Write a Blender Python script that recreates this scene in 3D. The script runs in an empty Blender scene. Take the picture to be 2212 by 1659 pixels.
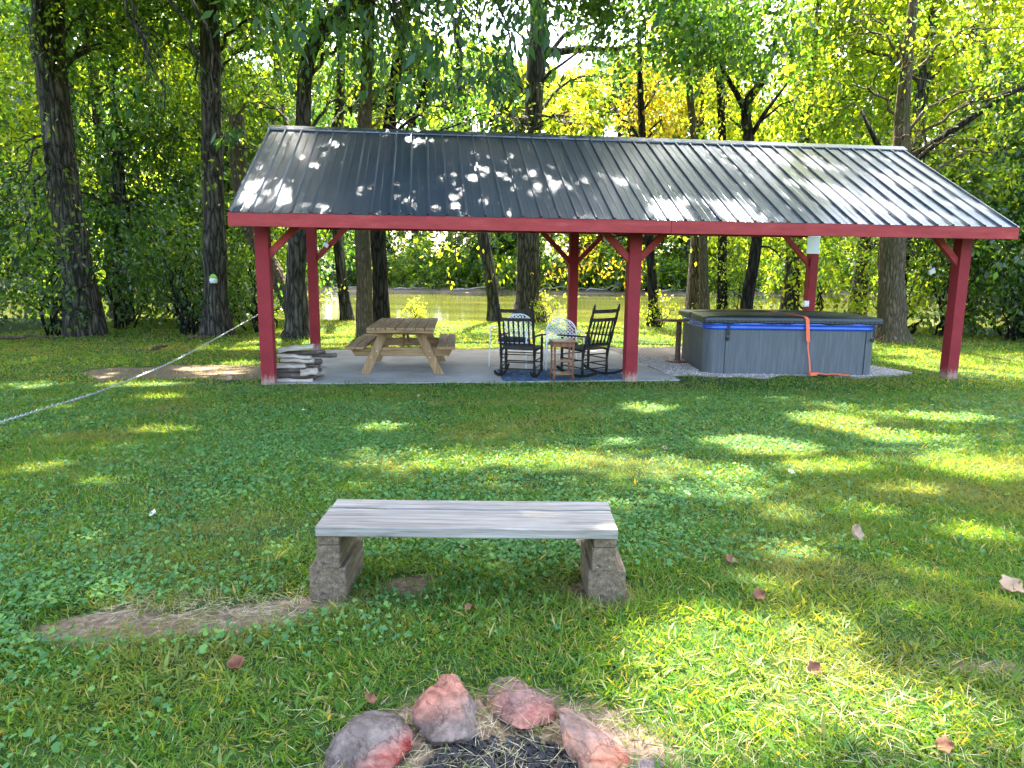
import bpy, bmesh, math, random
import numpy as np
from mathutils import Vector, Matrix, Euler
rng = np.random.default_rng(7); random.seed(7)
R = math.radians
S = bpy.context.scene
COL = S.collection
# ------------------------------------------------------------------ camera
F, CX, CY = 1508.0, 1106.0, 829.5          # focal length in picture units (2212 wide)
PITCH, ROLL, CAMZ = R(9.35), R(0.58), 1.25
cam_d = bpy.data.cameras.new('camera'); cam = bpy.data.objects.new('camera', cam_d); COL.objects.link(cam)
fwd = Vector((0, math.cos(PITCH), -math.sin(PITCH))); up0 = Vector((0, math.sin(PITCH), math.cos(PITCH)))
X0 = Vector((1, 0, 0))
cr = X0*math.cos(ROLL) + up0*math.sin(ROLL); cu = up0*math.cos(ROLL) - X0*math.sin(ROLL)
M = Matrix((cr, cu, -fwd)).transposed().to_4x4(); M.translation = (0, 0, CAMZ)
cam.matrix_world = M
cam_d.sensor_width = 36; cam_d.lens = 36*F/2212; cam_d.clip_end = 2000; cam_d.clip_start = .05
S.camera = cam
# ------------------------------------------------------------------ sky and sun
SUN_EL, SUN_AZ = R(61), R(-7)              # azimuth from +Y towards +X
SV = np.array([math.sin(SUN_AZ)*math.cos(SUN_EL), math.cos(SUN_AZ)*math.cos(SUN_EL), math.sin(SUN_EL)])
w = bpy.data.worlds.new('World'); S.world = w; w.use_nodes = True
nt = w.node_tree; bg = nt.nodes['Background']
sky = nt.nodes.new('ShaderNodeTexSky'); sky.sky_type = 'NISHITA'; sky.sun_disc = False
sky.sun_elevation = SUN_EL; sky.sun_rotation = SUN_AZ; sky.air_density = 1.0; sky.dust_density = 3.5
nt.links.new(sky.outputs[0], bg.inputs[0]); bg.inputs[1].default_value = 0.15
sd = bpy.data.lights.new('sun', 'SUN'); sd.energy = 3.9; sd.angle = R(.7); sd.color = (1, .93, .80)
sun = bpy.data.objects.new('sun', sd); COL.objects.link(sun)
sun.rotation_euler = Vector(SV).to_track_quat('Z', 'Y').to_euler(); sun.location = (0, 20, 40)
S.view_settings.view_transform = 'Standard'; S.view_settings.look = 'None'
S.view_settings.exposure = 3.4; S.view_settings.gamma = 1; S.view_settings.use_curve_mapping = False
S.cycles.max_bounces = 8; S.cycles.transmission_bounces = 4; S.cycles.diffuse_bounces = 4; S.cycles.glossy_bounces = 3
S.cycles.transparent_max_bounces = 4; S.cycles.sample_clamp_indirect = 6
# ------------------------------------------------------------------ ground profile and picture-to-place helpers
_ky = np.array([-60, -6, 1.5, 2.6, 6, 10.2, 16, 24, 25.6, 29, 72, 76, 90, 120, 400])
_kz = np.array([.3, .1, .03, 0, -.24, -.48, -.50, -.57, -.70, -1.7, -1.7, -.95, .3, 2.0, 9.0])
_ty = np.arange(-60, 400, .1); _tz = np.interp(_ty, _ky, _kz)
_k = np.ones(9)/9.; _tz2 = np.convolve(np.pad(_tz, 4, 'edge'), _k, 'valid')
def gz(x, y):
    return np.interp(y, _ty, _tz2)
def ray(px, py):
    xi, yi = px-CX, py-CY
    d = cr*xi + (-cu)*yi + fwd*F
    return np.array(d)/F
def at(px, py, Y):
    d = ray(px, py); return Vector(np.array([0, 0, CAMZ]) + d*(Y/d[1]))
def gnd(px, py):
    d = ray(px, py); lo, hi = .5, 300
    t = np.arange(.5, 300, .02); P = CAMZ + d[2]*t - gz(0, d[1]*t)
    i = np.argmax(P < 0); k = t[i]
    return Vector((d[0]*k, d[1]*k, float(gz(0, d[1]*k))))
def px_of(P):
    P = np.asarray(P, float) - np.array([0, 0, CAMZ])
    dd = P @ np.array(fwd)
    return CX + F*(P @ np.array(cr))/dd, CY - F*(P @ np.array(cu))/dd, dd
# ------------------------------------------------------------------ object helpers
def tag(o, label=None, cat=None, group=None, kind=None):
    if label: o['label'] = label
    if cat: o['category'] = cat
    if group: o['group'] = group
    if kind: o['kind'] = kind
    return o
def empty(name, loc, rz=0, label=None, cat=None, group=None):
    o = bpy.data.objects.new(name, None); COL.objects.link(o); o.location = loc; o.rotation_euler = (0, 0, rz)
    o.empty_display_size = .1
    return tag(o, label, cat, group)
def dup(o, loc=None, rz=None, sc=None):
    c = o.copy(); COL.objects.link(c)
    if loc is not None: c.location = loc
    if rz is not None: c.rotation_euler = (c.rotation_euler[0], c.rotation_euler[1], rz)
    if sc is not None: c.scale = sc if hasattr(sc, '__len__') else (sc, sc, sc)
    for ch in o.children:
        d = ch.copy(); COL.objects.link(d); d.parent = c
        for g in ch.children:
            e = g.copy(); COL.objects.link(e); e.parent = d
    return c
def fast_mesh(name, V, k):
    """V: (n*k,3) verts of n faces with k corners each"""
    me = bpy.data.meshes.new(name); nv = len(V); nf = nv//k
    me.vertices.add(nv); me.vertices.foreach_set('co', np.ascontiguousarray(V, dtype=np.float32).ravel())
    me.loops.add(nv); me.loops.foreach_set('vertex_index', np.arange(nv, dtype=np.int32))
    me.polygons.add(nf); me.polygons.foreach_set('loop_start', np.arange(0, nv, k, dtype=np.int32))
    me.update(calc_edges=True)
    return me
class MB:
    def __init__(s): s.v = []; s.f = []
    def add(s, V, Fc):
        n = len(s.v); s.v += [tuple(p) for p in V]; s.f += [tuple(i+n for i in f) for f in Fc]
    def box(s, c, size, rot=None, taper=1.0):
        x, y, z = [q/2 for q in size]
        P = [Vector((i*x*(taper if k > 0 else 1), j*y*(taper if k > 0 else 1), k*z)) for i in (-1, 1) for j in (-1, 1) for k in (-1, 1)]
        if rot is not None:
            m = rot if isinstance(rot, Matrix) else Euler(rot).to_matrix()
            P = [m @ p for p in P]
        c = Vector(c); P = [p+c for p in P]
        s.add(P, [(0, 1, 3, 2), (4, 6, 7, 5), (0, 4, 5, 1), (2, 3, 7, 6), (0, 2, 6, 4), (1, 5, 7, 3)]); return s
    def bar(s, a, b, w, h, upv=(0, 0, 1)):
        a, b = Vector(a), Vector(b); d = (b-a); L = d.length; d.normalize()
        u = Vector(upv); sd_ = d.cross(u)
        if sd_.length < 1e-4: sd_ = d.cross(Vector((0, 1, 0)))
        sd_.normalize(); u = sd_.cross(d).normalized()
        m = Matrix((d, sd_, u)).transposed()
        return s.box((a+b)/2, (L, w, h), m)
    def tube(s, pts, rad, n=8, cap=True):
        pts = [Vector(p) for p in pts]; rad = rad if hasattr(rad, '__len__') else [rad]*len(pts)
        V = []; prev = None
        for i, p in enumerate(pts):
            d = (pts[min(i+1, len(pts)-1)] - pts[max(i-1, 0)]).normalized()
            if prev is None:
                a = d.cross(Vector((.3, .9, .1))).normalized()
            else:
                a = (prev - d*prev.dot(d)).normalized()
            prev = a; b = d.cross(a)
            for k in range(n):
                t = 2*math.pi*k/n; V.append(p + (a*math.cos(t)+b*math.sin(t))*rad[i])
        Fc = []
        for i in range(len(pts)-1):
            for k in range(n):
                k2 = (k+1) % n; Fc.append((i*n+k, i*n+k2, (i+1)*n+k2, (i+1)*n+k))
        if cap: Fc += [tuple(range(n-1, -1, -1)), tuple(range((len(pts)-1)*n, len(pts)*n))]
        s.add(V, Fc); return s
    def lathe(s, prof, c=(0, 0, 0), n=20):
        c = Vector(c); V = []; Fc = []
        for r, z in prof:
            for k in range(n):
                t = 2*math.pi*k/n; V.append(c+Vector((r*math.cos(t), r*math.sin(t), z)))
        for i in range(len(prof)-1):
            for k in range(n):
                k2 = (k+1) % n; Fc.append((i*n+k, i*n+k2, (i+1)*n+k2, (i+1)*n+k))
        Fc += [tuple(range(n-1, -1, -1)), tuple(range((len(prof)-1)*n, len(prof)*n))]
        s.add(V, Fc); return s
    def prism(s, poly, z0, z1):
        n = len(poly); V = [(x, y, z0) for x, y in poly]+[(x, y, z1) for x, y in poly]
        s.add(V, [tuple(range(n-1, -1, -1)), tuple(range(n, 2*n))]+[(i, (i+1) % n, (i+1) % n+n, i+n) for i in range(n)]); return s
    def build(s, name, mat, parent=None, smooth=False, bevel=0, sub=0, loc=None):
        me = bpy.data.meshes.new(name); me.from_pydata(s.v, [], s.f); me.update()
        o = bpy.data.objects.new(name, me); COL.objects.link(o)
        if mat: me.materials.append(mat)
        if smooth:
            me.polygons.foreach_set('use_smooth', [True]*len(me.polygons))
        if parent: o.parent = parent
        if loc is not None: o.location = loc
        if bevel:
            b = o.modifiers.new('bevel', 'BEVEL'); b.width = bevel; b.segments = 2; b.limit_method = 'ANGLE'; b.angle_limit = R(40)
        if sub:
            b = o.modifiers.new('sub', 'SUBSURF'); b.levels = sub; b.render_levels = sub
        return o
def mobj(name, me, mat, parent=None, smooth=False):
    o = bpy.data.objects.new(name, me); COL.objects.link(o); me.materials.append(mat)
    if smooth: me.polygons.foreach_set('use_smooth', np.ones(len(me.polygons), dtype=bool))
    if parent: o.parent = parent
    return o
# ------------------------------------------------------------------ materials
def new_mat(name):
    m = bpy.data.materials.new(name); m.use_nodes = True
    n = m.node_tree.nodes; l = m.node_tree.links
    return m, n, l, n['Principled BSDF']
def ramp(n, stops):
    r = n.new('ShaderNodeValToRGB'); e = r.color_ramp.elements
    e[0].position, e[0].color = stops[0][0], (*stops[0][1], 1); e[1].position, e[1].color = stops[-1][0], (*stops[-1][1], 1)
    for p, c in stops[1:-1]:
        q = e.new(p); q.color = (*c, 1)
    return r
def coords(n, l, scale=(1, 1, 1), rot=(0, 0, 0), kind='Object'):
    tc = n.new('ShaderNodeTexCoord'); mp = n.new('ShaderNodeMapping'); mp.inputs['Scale'].default_value = scale
    mp.inputs['Rotation'].default_value = rot
    l.new(tc.outputs[kind], mp.inputs[0]); return mp.outputs[0]
def noise(n, l, vec, scale, detail=4, rough=.55, dist=0):
    t = n.new('ShaderNodeTexNoise'); t.inputs['Scale'].default_value = scale; t.inputs['Detail'].default_value = detail
    t.inputs['Roughness'].default_value = rough; t.inputs['Distortion'].default_value = dist
    if vec is not None: l.new(vec, t.inputs['Vector'])
    return t.outputs['Fac']
def mixc(n, l, fac, a, b, mode='MIX'):
    m = n.new('ShaderNodeMix'); m.data_type = 'RGBA'; m.blend_type = mode
    for i, q in ((0, fac), (6, a), (7, b)):
        if isinstance(q, (int, float)): m.inputs[i].default_value = q
        elif isinstance(q, tuple): m.inputs[i].default_value = (*q, 1)
        else: l.new(q, m.inputs[i])
    return m.outputs[2]
def bump(n, l, h, strength, dist, bs):
    b = n.new('ShaderNodeBump'); b.inputs['Strength'].default_value = strength; b.inputs['Distance'].default_value = dist
    l.new(h, b.inputs['Height']); l.new(b.outputs[0], bs.inputs['Normal'])
def mat_noise(name, stops, scale=5, stretch=(1, 1, 1), rough=.8, bstr=.4, bdist=.01, detail=6, kind='Object', spec=.3, extra=None, metal=0, dist=0):
    m, n, l, bs = new_mat(name)
    v = coords(n, l, stretch, kind=kind); f = noise(n, l, v, scale, detail, .6, dist)
    r = ramp(n, stops); l.new(f, r.inputs[0]); c = r.outputs[0]
    if extra:                     # (stops, scale, threshold lo, hi) second layer of stains
        f2 = noise(n, l, coords(n, l, extra.get('stretch', (1, 1, 1)), kind=kind), extra['scale'], 5, .6)
        r2 = ramp(n, [(extra['lo'], (0, 0, 0)), (extra['hi'], (1, 1, 1))]); l.new(f2, r2.inputs[0])
        c = mixc(n, l, r2.outputs[0], c, extra['color'])
    l.new(c, bs.inputs['Base Color']); bs.inputs['Roughness'].default_value = rough
    bs.inputs['Specular IOR Level'].default_value = spec; bs.inputs['Metallic'].default_value = metal
    if bstr: bump(n, l, f, bstr, bdist, bs)
    return m
def mat_leaf(name, stops, trans, tfac=.5, rough=.42, spec=.5, patch=None):
    m, n, l, bs = new_mat(name)
    g = n.new('ShaderNodeNewGeometry'); r = ramp(n, stops); l.new(g.outputs['Random Per Island'], r.inputs[0])
    c = r.outputs[0]
    t = n.new('ShaderNodeBsdfTranslucent')
    hsv = n.new('ShaderNodeHueSaturation'); hsv.inputs['Saturation'].default_value = 1.0
    tc = mixc(n, l, 1.0, c, trans, 'MULTIPLY')
    if patch:
        pf = noise(n, l, coords(n, l, (1, 1, 1), kind='Object'), patch[0], 3)
        pr = ramp(n, [(patch[1], (0, 0, 0)), (patch[2], (1, 1, 1))]); l.new(pf, pr.inputs[0])
        c = mixc(n, l, pr.outputs[0], c, patch[3]); tc = mixc(n, l, pr.outputs[0], tc, patch[4])
    l.new(c, bs.inputs['Base Color']); l.new(tc, t.inputs['Color'])
    bs.inputs['Roughness'].default_value = rough; bs.inputs['Specular IOR Level'].default_value = spec
    mx = n.new('ShaderNodeMixShader'); mx.inputs[0].default_value = tfac
    l.new(bs.outputs[0], mx.inputs[1]); l.new(t.outputs[0], mx.inputs[2])
    l.new(mx.outputs[0], n['Material Output'].inputs['Surface'])
    return m
MT = {}
MT['leaf'] = mat_leaf('leaf_green', [(0, (.014, .040, .008)), (.5, (.030, .070, .010)), (.85, (.07, .12, .014)), (1, (.12, .16, .02))], (9.0, 6.5, 1.6), .55, .38, .6)
MT['leaf_y'] = mat_leaf('leaf_yellowgreen', [(0, (.035, .070, .008)), (.5, (.08, .12, .012)), (1, (.17, .19, .014))], (6.5, 5.2, 1.6), .6)
MT['leaf_gold'] = mat_leaf('leaf_gold', [(0, (.12, .13, .012)), (.5, (.28, .23, .016)), (1, (.36, .21, .018))], (2.0, 2.0, .8), .55)
MT['leaf_d'] = mat_leaf('leaf_dark', [(0, (.007, .024, .009)), (.5, (.016, .045, .013)), (1, (.04, .085, .018))], (8.0, 6.5, 1.8), .45, .35, .7)  # darker green for shaded front foliage, its shade put into the colour
MT['leaf_big'] = mat_leaf('leaf_big', [(0, (.014, .048, .022)), (.6, (.026, .072, .030)), (1, (.055, .11, .03))], (6.0, 5.0, 1.4), .42, .38)
MT['grass'] = mat_leaf('grass_blades', [(0, (.045, .13, .02)), (.45, (.075, .185, .028)), (.8, (.13, .23, .03)), (.92, (.22, .23, .07)), (1, (.36, .30, .14))], (3.0, 2.1, .35), .45, .5, .22,
                       (1.1, .48, .70, (.19, .20, .05), (.46, .38, .05)))
MT['ivy'] = mat_leaf('ground_ivy', [(0, (.045, .12, .038)), (.6, (.075, .19, .055)), (1, (.15, .26, .055))], (2.6, 2.4, 1.0), .35, .6, .25)
def mat_bark(name, dark, mid, light, moss, zs=.16, sc=9, mossy=.58):
    m, n, l, bs = new_mat(name)
    v = coords(n, l, (1, 1, zs)); wv = n.new('ShaderNodeTexNoise'); wv.inputs['Scale'].default_value = 5; l.new(v, wv.inputs['Vector'])
    ad = n.new('ShaderNodeVectorMath'); ad.operation = 'MULTIPLY_ADD'; l.new(wv.outputs['Color'], ad.inputs[0]); ad.inputs[1].default_value = (.22, .22, .22); l.new(v, ad.inputs[2])
    vo = n.new('ShaderNodeTexVoronoi'); vo.feature = 'DISTANCE_TO_EDGE'; vo.inputs['Scale'].default_value = sc; l.new(ad.outputs[0], vo.inputs['Vector'])
    r = ramp(n, [(0, dark), (.16, mid), (.55, light)]); l.new(vo.outputs['Distance'], r.inputs[0])
    f = noise(n, l, coords(n, l, (1, 1, .5)), 16, 8, .7); r2 = ramp(n, [(.3, (.55, .55, .55)), (.7, (1.25, 1.25, 1.25))]); l.new(f, r2.inputs[0])
    c = mixc(n, l, 1.0, r.outputs[0], r2.outputs[0], 'MULTIPLY')
    f3 = noise(n, l, coords(n, l, (1, 1, .6)), 2.2, 7, .7); r3 = ramp(n, [(mossy, (0, 0, 0)), (mossy+.12, (.85, .85, .85))]); l.new(f3, r3.inputs[0])
    c = mixc(n, l, r3.outputs[0], c, moss)
    l.new(c, bs.inputs['Base Color']); bs.inputs['Roughness'].default_value = .95; bs.inputs['Specular IOR Level'].default_value = .15
    mx = n.new('ShaderNodeMath'); mx.operation = 'MULTIPLY_ADD'; l.new(f, mx.inputs[0]); mx.inputs[1].default_value = .25; l.new(vo.outputs['Distance'], mx.inputs[2])
    bump(n, l, mx.outputs[0], 1.0, .09, bs); return m
MT['bark'] = mat_bark('bark', (.018, .015, .012), (.080, .068, .055), (.18, .155, .128), (.06, .075, .03))
MT['bark_pale'] = mat_bark('bark_pale', (.085, .062, .040), (.15, .112, .072), (.23, .178, .12), (.08, .075, .035), .2, 13, .5)
MT['bark_dark'] = mat_bark('bark_dark', (.006, .005, .004), (.03, .025, .02), (.065, .055, .045), (.03, .045, .015))
def mat_paint(name, base, worn):
    m, n, l, bs = new_mat(name)
    v = coords(n, l); f = noise(n, l, v, 3.0, 8, .6)
    r = ramp(n, [(.3, tuple(c*.82 for c in base)), (.7, tuple(min(1, c*1.15) for c in base))]); l.new(f, r.inputs[0])
    f2 = noise(n, l, coords(n, l, (1, 1, .4)), 34, 8, .75)
    r2 = ramp(n, [(.63, (0, 0, 0)), (.76, (.8, .8, .8))]); l.new(f2, r2.inputs[0])
    c = mixc(n, l, r2.outputs[0], r.outputs[0], worn)
    # paint gone near the foot of the post
    tc = n.new('ShaderNodeTexCoord'); sp = n.new('ShaderNodeSeparateXYZ'); l.new(tc.outputs['Object'], sp.inputs[0])
    ad = n.new('ShaderNodeMath'); ad.operation = 'MULTIPLY_ADD'; l.new(f2, ad.inputs[0]); ad.inputs[1].default_value = .55; l.new(sp.outputs[2], ad.inputs[2])
    r3 = ramp(n, [(.33, (1, 1, 1)), (.47, (0, 0, 0))]); l.new(ad.outputs[0], r3.inputs[0])
    c2 = mixc(n, l, r3.outputs[0], c, worn)
    l.new(c2, bs.inputs['Base Color']); bs.inputs['Roughness'].default_value = .7; bs.inputs['Specular IOR Level'].default_value = .2
    f4 = noise(n, l, coords(n, l, (9, 9, .6)), 9, 5); bump(n, l, f4, .35, .006, bs)
    return m
MT['red'] = mat_paint('red_paint', (.235, .022, .026), (.34, .22, .17))
def mat_red2():
    m, n, l, bs = new_mat('red_board')
    f = noise(n, l, coords(n, l, (.6, 1, 3)), 4.0, 8, .65)
    r = ramp(n, [(.28, (.24, .028, .028)), (.6, (.36, .048, .046)), (.8, (.43, .10, .09))]); l.new(f, r.inputs[0])
    f2 = noise(n, l, coords(n, l, (1, 4, 6)), 6, 8, .75); r2 = ramp(n, [(.66, (0, 0, 0)), (.78, (1, 1, 1))]); l.new(f2, r2.inputs[0])
    l.new(mixc(n, l, r2.outputs[0], r.outputs[0], (.46, .25, .20)), bs.inputs['Base Color'])
    bs.inputs['Specular IOR Level'].default_value = .2; bs.inputs['Roughness'].default_value = .7; bump(n, l, f2, .25, .004, bs); return m
MT['redb'] = mat_red2()
def mat_wood(name, lo, mid, hi, axis=0, rough=.75, scale=1.0, spec=.3, rings=0):
    m, n, l, bs = new_mat(name)
    st = [14, 14, 14]; st[axis] = 1.1
    v = coords(n, l, tuple(q*scale for q in st)); f = noise(n, l, v, 1.6, 8, .62, .9)
    r = ramp(n, [(.28, lo), (.5, mid), (.72, hi)]); l.new(f, r.inputs[0])
    st2 = [60, 60, 60]; st2[axis] = 2.5; f2 = noise(n, l, coords(n, l, tuple(st2)), 1.5, 4, .6)
    c = mixc(n, l, .35, r.outputs[0], r.outputs[0], 'MULTIPLY')
    r2 = ramp(n, [(.35, (.72, .72, .72)), (.65, (1.08, 1.08, 1.08))]); l.new(f2, r2.inputs[0])
    c = mixc(n, l, 1.0, r.outputs[0], r2.outputs[0], 'MULTIPLY')
    if rings:
        w_ = n.new('ShaderNodeTexWave'); w_.wave_type = 'RINGS'; w_.rings_direction = 'XYZ'[axis]; w_.inputs['Scale'].default_value = rings
        w_.inputs['Distortion'].default_value = 9; w_.inputs['Detail'].default_value = 3; l.new(coords(n, l), w_.inputs['Vector'])
        r4 = ramp(n, [(.1, (.86, .85, .84)), (.6, (1.03, 1.03, 1.03))]); l.new(w_.outputs['Fac'], r4.inputs[0]); c = mixc(n, l, 1.0, c, r4.outputs[0], 'MULTIPLY')
    l.new(c, bs.inputs['Base Color']); bs.inputs['Roughness'].default_value = rough; bs.inputs['Specular IOR Level'].default_value = spec
    bump(n, l, f2, .5, .003, bs); return m
MT['bench'] = mat_wood('weathered_pine', (.13, .105, .082), (.27, .235, .195), (.36, .325, .28), 0, .6, 1.5, .35)
MT['timber'] = mat_wood('grey_timber', (.09, .064, .042), (.17, .125, .082), (.25, .19, .13), 1, .9, 3.2, .1, 14)
MT['pine'] = mat_wood('picnic_pine', (.16, .082, .032), (.29, .172, .075), (.40, .26, .125), 1, .75)
MT['pine_x'] = mat_wood('picnic_pine_x', (.16, .082, .032), (.29, .172, .075), (.40, .26, .125), 0, .75)
MT['pine_z'] = mat_wood('picnic_pine_z', (.16, .082, .032), (.29, .172, .075), (.40, .26, .125), 2, .75)
MT['rocker'] = mat_wood('dark_rocker_wood', (.008, .007, .006), (.018, .016, .014), (.036, .032, .028), 2, .6, 1, .2)
MT['brown'] = mat_wood('brown_stand_wood', (.09, .028, .012), (.20, .07, .03), (.32, .13, .06), 2, .35, 1, .5)
MT['brown_x'] = mat_wood('brown_top_wood', (.16, .07, .03), (.28, .13, .05), (.40, .21, .09), 0, .3, 1, .6)  # lighter and yellower than the legs, a reflection put into the colour
MT['split'] = mat_wood('split_wood', (.22, .16, .11), (.42, .34, .26), (.60, .52, .43), 0, .85)
MT['logbark'] = mat_noise('log_bark', [(.3, (.03, .022, .018)), (.6, (.12, .09, .07)), (.85, (.28, .24, .20))], 14, (.4, 1, 1), .95, .9, .015)
MT['barwood'] = mat_wood('stained_plank', (.06, .03, .02), (.13, .065, .04), (.22, .12, .075), 0, .6)
MT['white'] = mat_noise('white_metal', [(.3, (.70, .72, .70)), (.7, (.84, .85, .83))], 8, rough=.45, bstr=.05)
MT['plastic'] = mat_noise('white_plastic', [(.3, (.70, .71, .70)), (.7, (.82, .82, .80))], 6, rough=.4, bstr=0)
MT['paper'] = mat_noise('paper', [(.3, (.74, .75, .74)), (.7, (.84, .84, .83))], 3, rough=.8, bstr=0)
MT['black'] = mat_noise('black_plastic', [(.3, (.012, .013, .015)), (.7, (.03, .03, .033))], 8, rough=.4, bstr=0)
MT['chain'] = mat_noise('galvanised', [(.3, (.35, .37, .38)), (.7, (.62, .64, .65))], 30, rough=.35, bstr=0, metal=.85)
MT['cushion'] = mat_noise('teal_cushion', [(.3, (.012, .03, .035)), (.7, (.03, .065, .07))], 30, rough=.9)
MT['cushiond'] = mat_noise('charcoal_cushion', [(.3, (.012, .014, .016)), (.7, (.035, .036, .04))], 30, rough=.9)
MT['strap'] = mat_noise('orange_webbing', [(.3, (.80, .13, .045)), (.7, (.90, .21, .09))], 60, (1, 1, 1), .7, .2, .001)
MT['rope'] = mat_noise('straw', [(.3, (.30, .24, .13)), (.7, (.55, .46, .28))], 20, rough=.9)
# ------------------------------------------------------------------ pavilion frame
YAW = R(7.1); P0 = np.array([-3.596, 10.21]); B = 5.49; W = 4.47
LX = np.array([math.cos(YAW), math.sin(YAW)]); NX = np.array([-math.sin(YAW), math.cos(YAW)])
ZG, ZB = -.50, 1.80
ZR, OF, OFB, OL, ORR, FH = 3.56, .64, .20, .29, .36, .165
def pv(a, b, z=0):
    q = P0 + a*LX + b*NX; return Vector((q[0], q[1], z))
def to_pv(x, y):
    dx, dy = x-P0[0], y-P0[1]; return dx*LX[0]+dy*LX[1], dx*NX[0]+dy*NX[1]
# ------------------------------------------------------------------ masks on the ground
def in_slab(x, y):
    a, b = to_pv(x, y); return (a > -.02) & (a < 6.30) & (b > -.02) & (b < 4.30)
def in_gravel(x, y):
    a, b = to_pv(x, y); wob = .14*np.sin(a*3.1)+.07*np.sin(a*7.7+1)
    return (a > 6.25) & (a < 10.55+.25*np.sin(b*2.3)) & (b > .26+wob) & (b < 4.6)
def in_path(x, y):
    a, b = to_pv(x, y); wob = .12*np.sin(a*2.7)+.06*np.sin(a*6.1+2)
    return (a > -3.0+.3*np.sin(b*3)) & (a <= .02) & (b > .62+wob) & (b < 2.2+wob)
def ell(x, y, cx, cy, rx, ry, ang=0):
    c, s = math.cos(ang), math.sin(ang); u = (x-cx)*c+(y-cy)*s; v = -(x-cx)*s+(y-cy)*c
    return (u/rx)**2+(v/ry)**2
_d1 = [gnd(*p) for p in ((240, 1352), (400, 1340), (560, 1318), (670, 1300))]
_d2 = gnd(885, 1262); _fire = gnd(1090, 1690); _d3 = gnd(2150, 1440)
def dirt(x, y):
    """0..1 bareness"""
    v = np.zeros_like(x)
    for p, rx, ry in zip(_d1, (.20, .24, .22, .16), (.085, .06, .05, .05)):
        v = np.maximum(v, 1.25-ell(x, y, p.x, p.y, rx*1.5, ry*1.7)*.9)
    v = np.maximum(v, 1.5-ell(x, y, _d2.x, _d2.y, .11, .14)); v = np.maximum(v, 1.5-ell(x, y, _fire.x, _fire.y, .44, .40))
    v = np.maximum(v, .5-ell(x, y, _d3.x, _d3.y, .25, .12)*.4)
    v = np.maximum(v, 1.3-ell(x, y, .37, 2.62, .16, .2))
    q = np.sin(x*31+np.sin(y*23)*2)*np.sin(y*37+np.sin(x*19)*2)
    return np.clip(v*(v > 0)*(1.0+.55*q), 0, 1)
def vnoise(x, y, sc, seed=0):
    """cheap smooth value noise"""
    x = np.asarray(x)*sc; y = np.asarray(y)*sc
    xi, yi = np.floor(x).astype(int), np.floor(y).astype(int); fx, fy = x-xi, y-yi
    fx = fx*fx*(3-2*fx); fy = fy*fy*(3-2*fy)
    def h(a, b):
        q = np.sin(a*127.1+b*311.7+seed*74.7)*43758.5453; return q-np.floor(q)
    return (h(xi, yi)*(1-fx)+h(xi+1, yi)*fx)*(1-fy)+(h(xi, yi+1)*(1-fx)+h(xi+1, yi+1)*fx)*fy
# ------------------------------------------------------------------ ground sheet
def build_ground():
    ys = np.concatenate([np.arange(-40, 0, 4), np.arange(0, 12, .12), np.arange(12, 32, .5), np.arange(32, 120, 4), np.arange(120, 401, 40)])
    xs = np.concatenate([np.arange(-300, -30, 30), np.arange(-30, -8, 1.5), np.arange(-8, 9, .15), np.arange(9, 30, 1.5), np.arange(30, 301, 30)])
    X, Y = np.meshgrid(xs, ys); Z = gz(X, Y) + (vnoise(X, Y, .9, 3)-.5)*.03*(Y > 0)*(Y < 26)
    nx, ny = len(xs), len(ys)
    V = np.stack([X, Y, Z], -1).reshape(-1, 3)
    idx = np.arange(nx*ny).reshape(ny, nx)
    Fc = np.stack([idx[:-1, :-1], idx[:-1, 1:], idx[1:, 1:], idx[1:, :-1]], -1).reshape(-1, 4)
    me = bpy.data.meshes.new('ground'); me.from_pydata(V.tolist(), [], Fc.tolist()); me.update()
    at_ = me.attributes.new('bare', 'FLOAT', 'POINT')
    x, y = V[:, 0], V[:, 1]
    bare = dirt(x, y); bare = np.maximum(bare, in_path(x, y)*1.0)
    bare = np.maximum(bare, (y > 26)*(y < 80)*1.0)
    at_.data.foreach_set('value', bare.astype(np.float32))
    m, n, l, bs = new_mat('lawn_soil')
    v = coords(n, l); f = noise(n, l, v, 9, 8, .65); f2 = noise(n, l, v, 1.1, 5)
    r = ramp(n, [(.3, (.015, .030, .008)), (.55, (.035, .07, .014)), (.75, (.08, .11, .035))]); l.new(f, r.inputs[0])
    rd = ramp(n, [(.25, (.06, .040, .024)), (.5, (.17, .12, .078)), (.7, (.34, .25, .165)), (.85, (.46, .37, .26))])
    f3 = noise(n, l, v, 38, 8, .7); l.new(f3, rd.inputs[0])
    a = n.new('ShaderNodeAttribute'); a.attribute_name = 'bare'
    ad = n.new('ShaderNodeMath'); ad.operation = 'ADD'; l.new(a.outputs['Fac'], ad.inputs[0])
    mm = n.new('ShaderNodeMath'); mm.operation = 'MULTIPLY_ADD'; l.new(f, mm.inputs[0]); mm.inputs[1].default_value = .9; mm.inputs[2].default_value = -.45
    l.new(mm.outputs[0], ad.inputs[1]); rr = ramp(n, [(.35, (0, 0, 0)), (.6, (1, 1, 1))]); l.new(ad.outputs[0], rr.inputs[0])
    l.new(mixc(n, l, rr.outputs[0], r.outputs[0], rd.outputs[0]), bs.inputs['Base Color'])
    bs.inputs['Roughness'].default_value = .95; bs.inputs['Specular IOR Level'].default_value = .15; bump(n, l, f3, .8, .02, bs)
    o = mobj('ground', me, m, smooth=True); tag(o, kind='structure')
build_ground()
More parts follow.
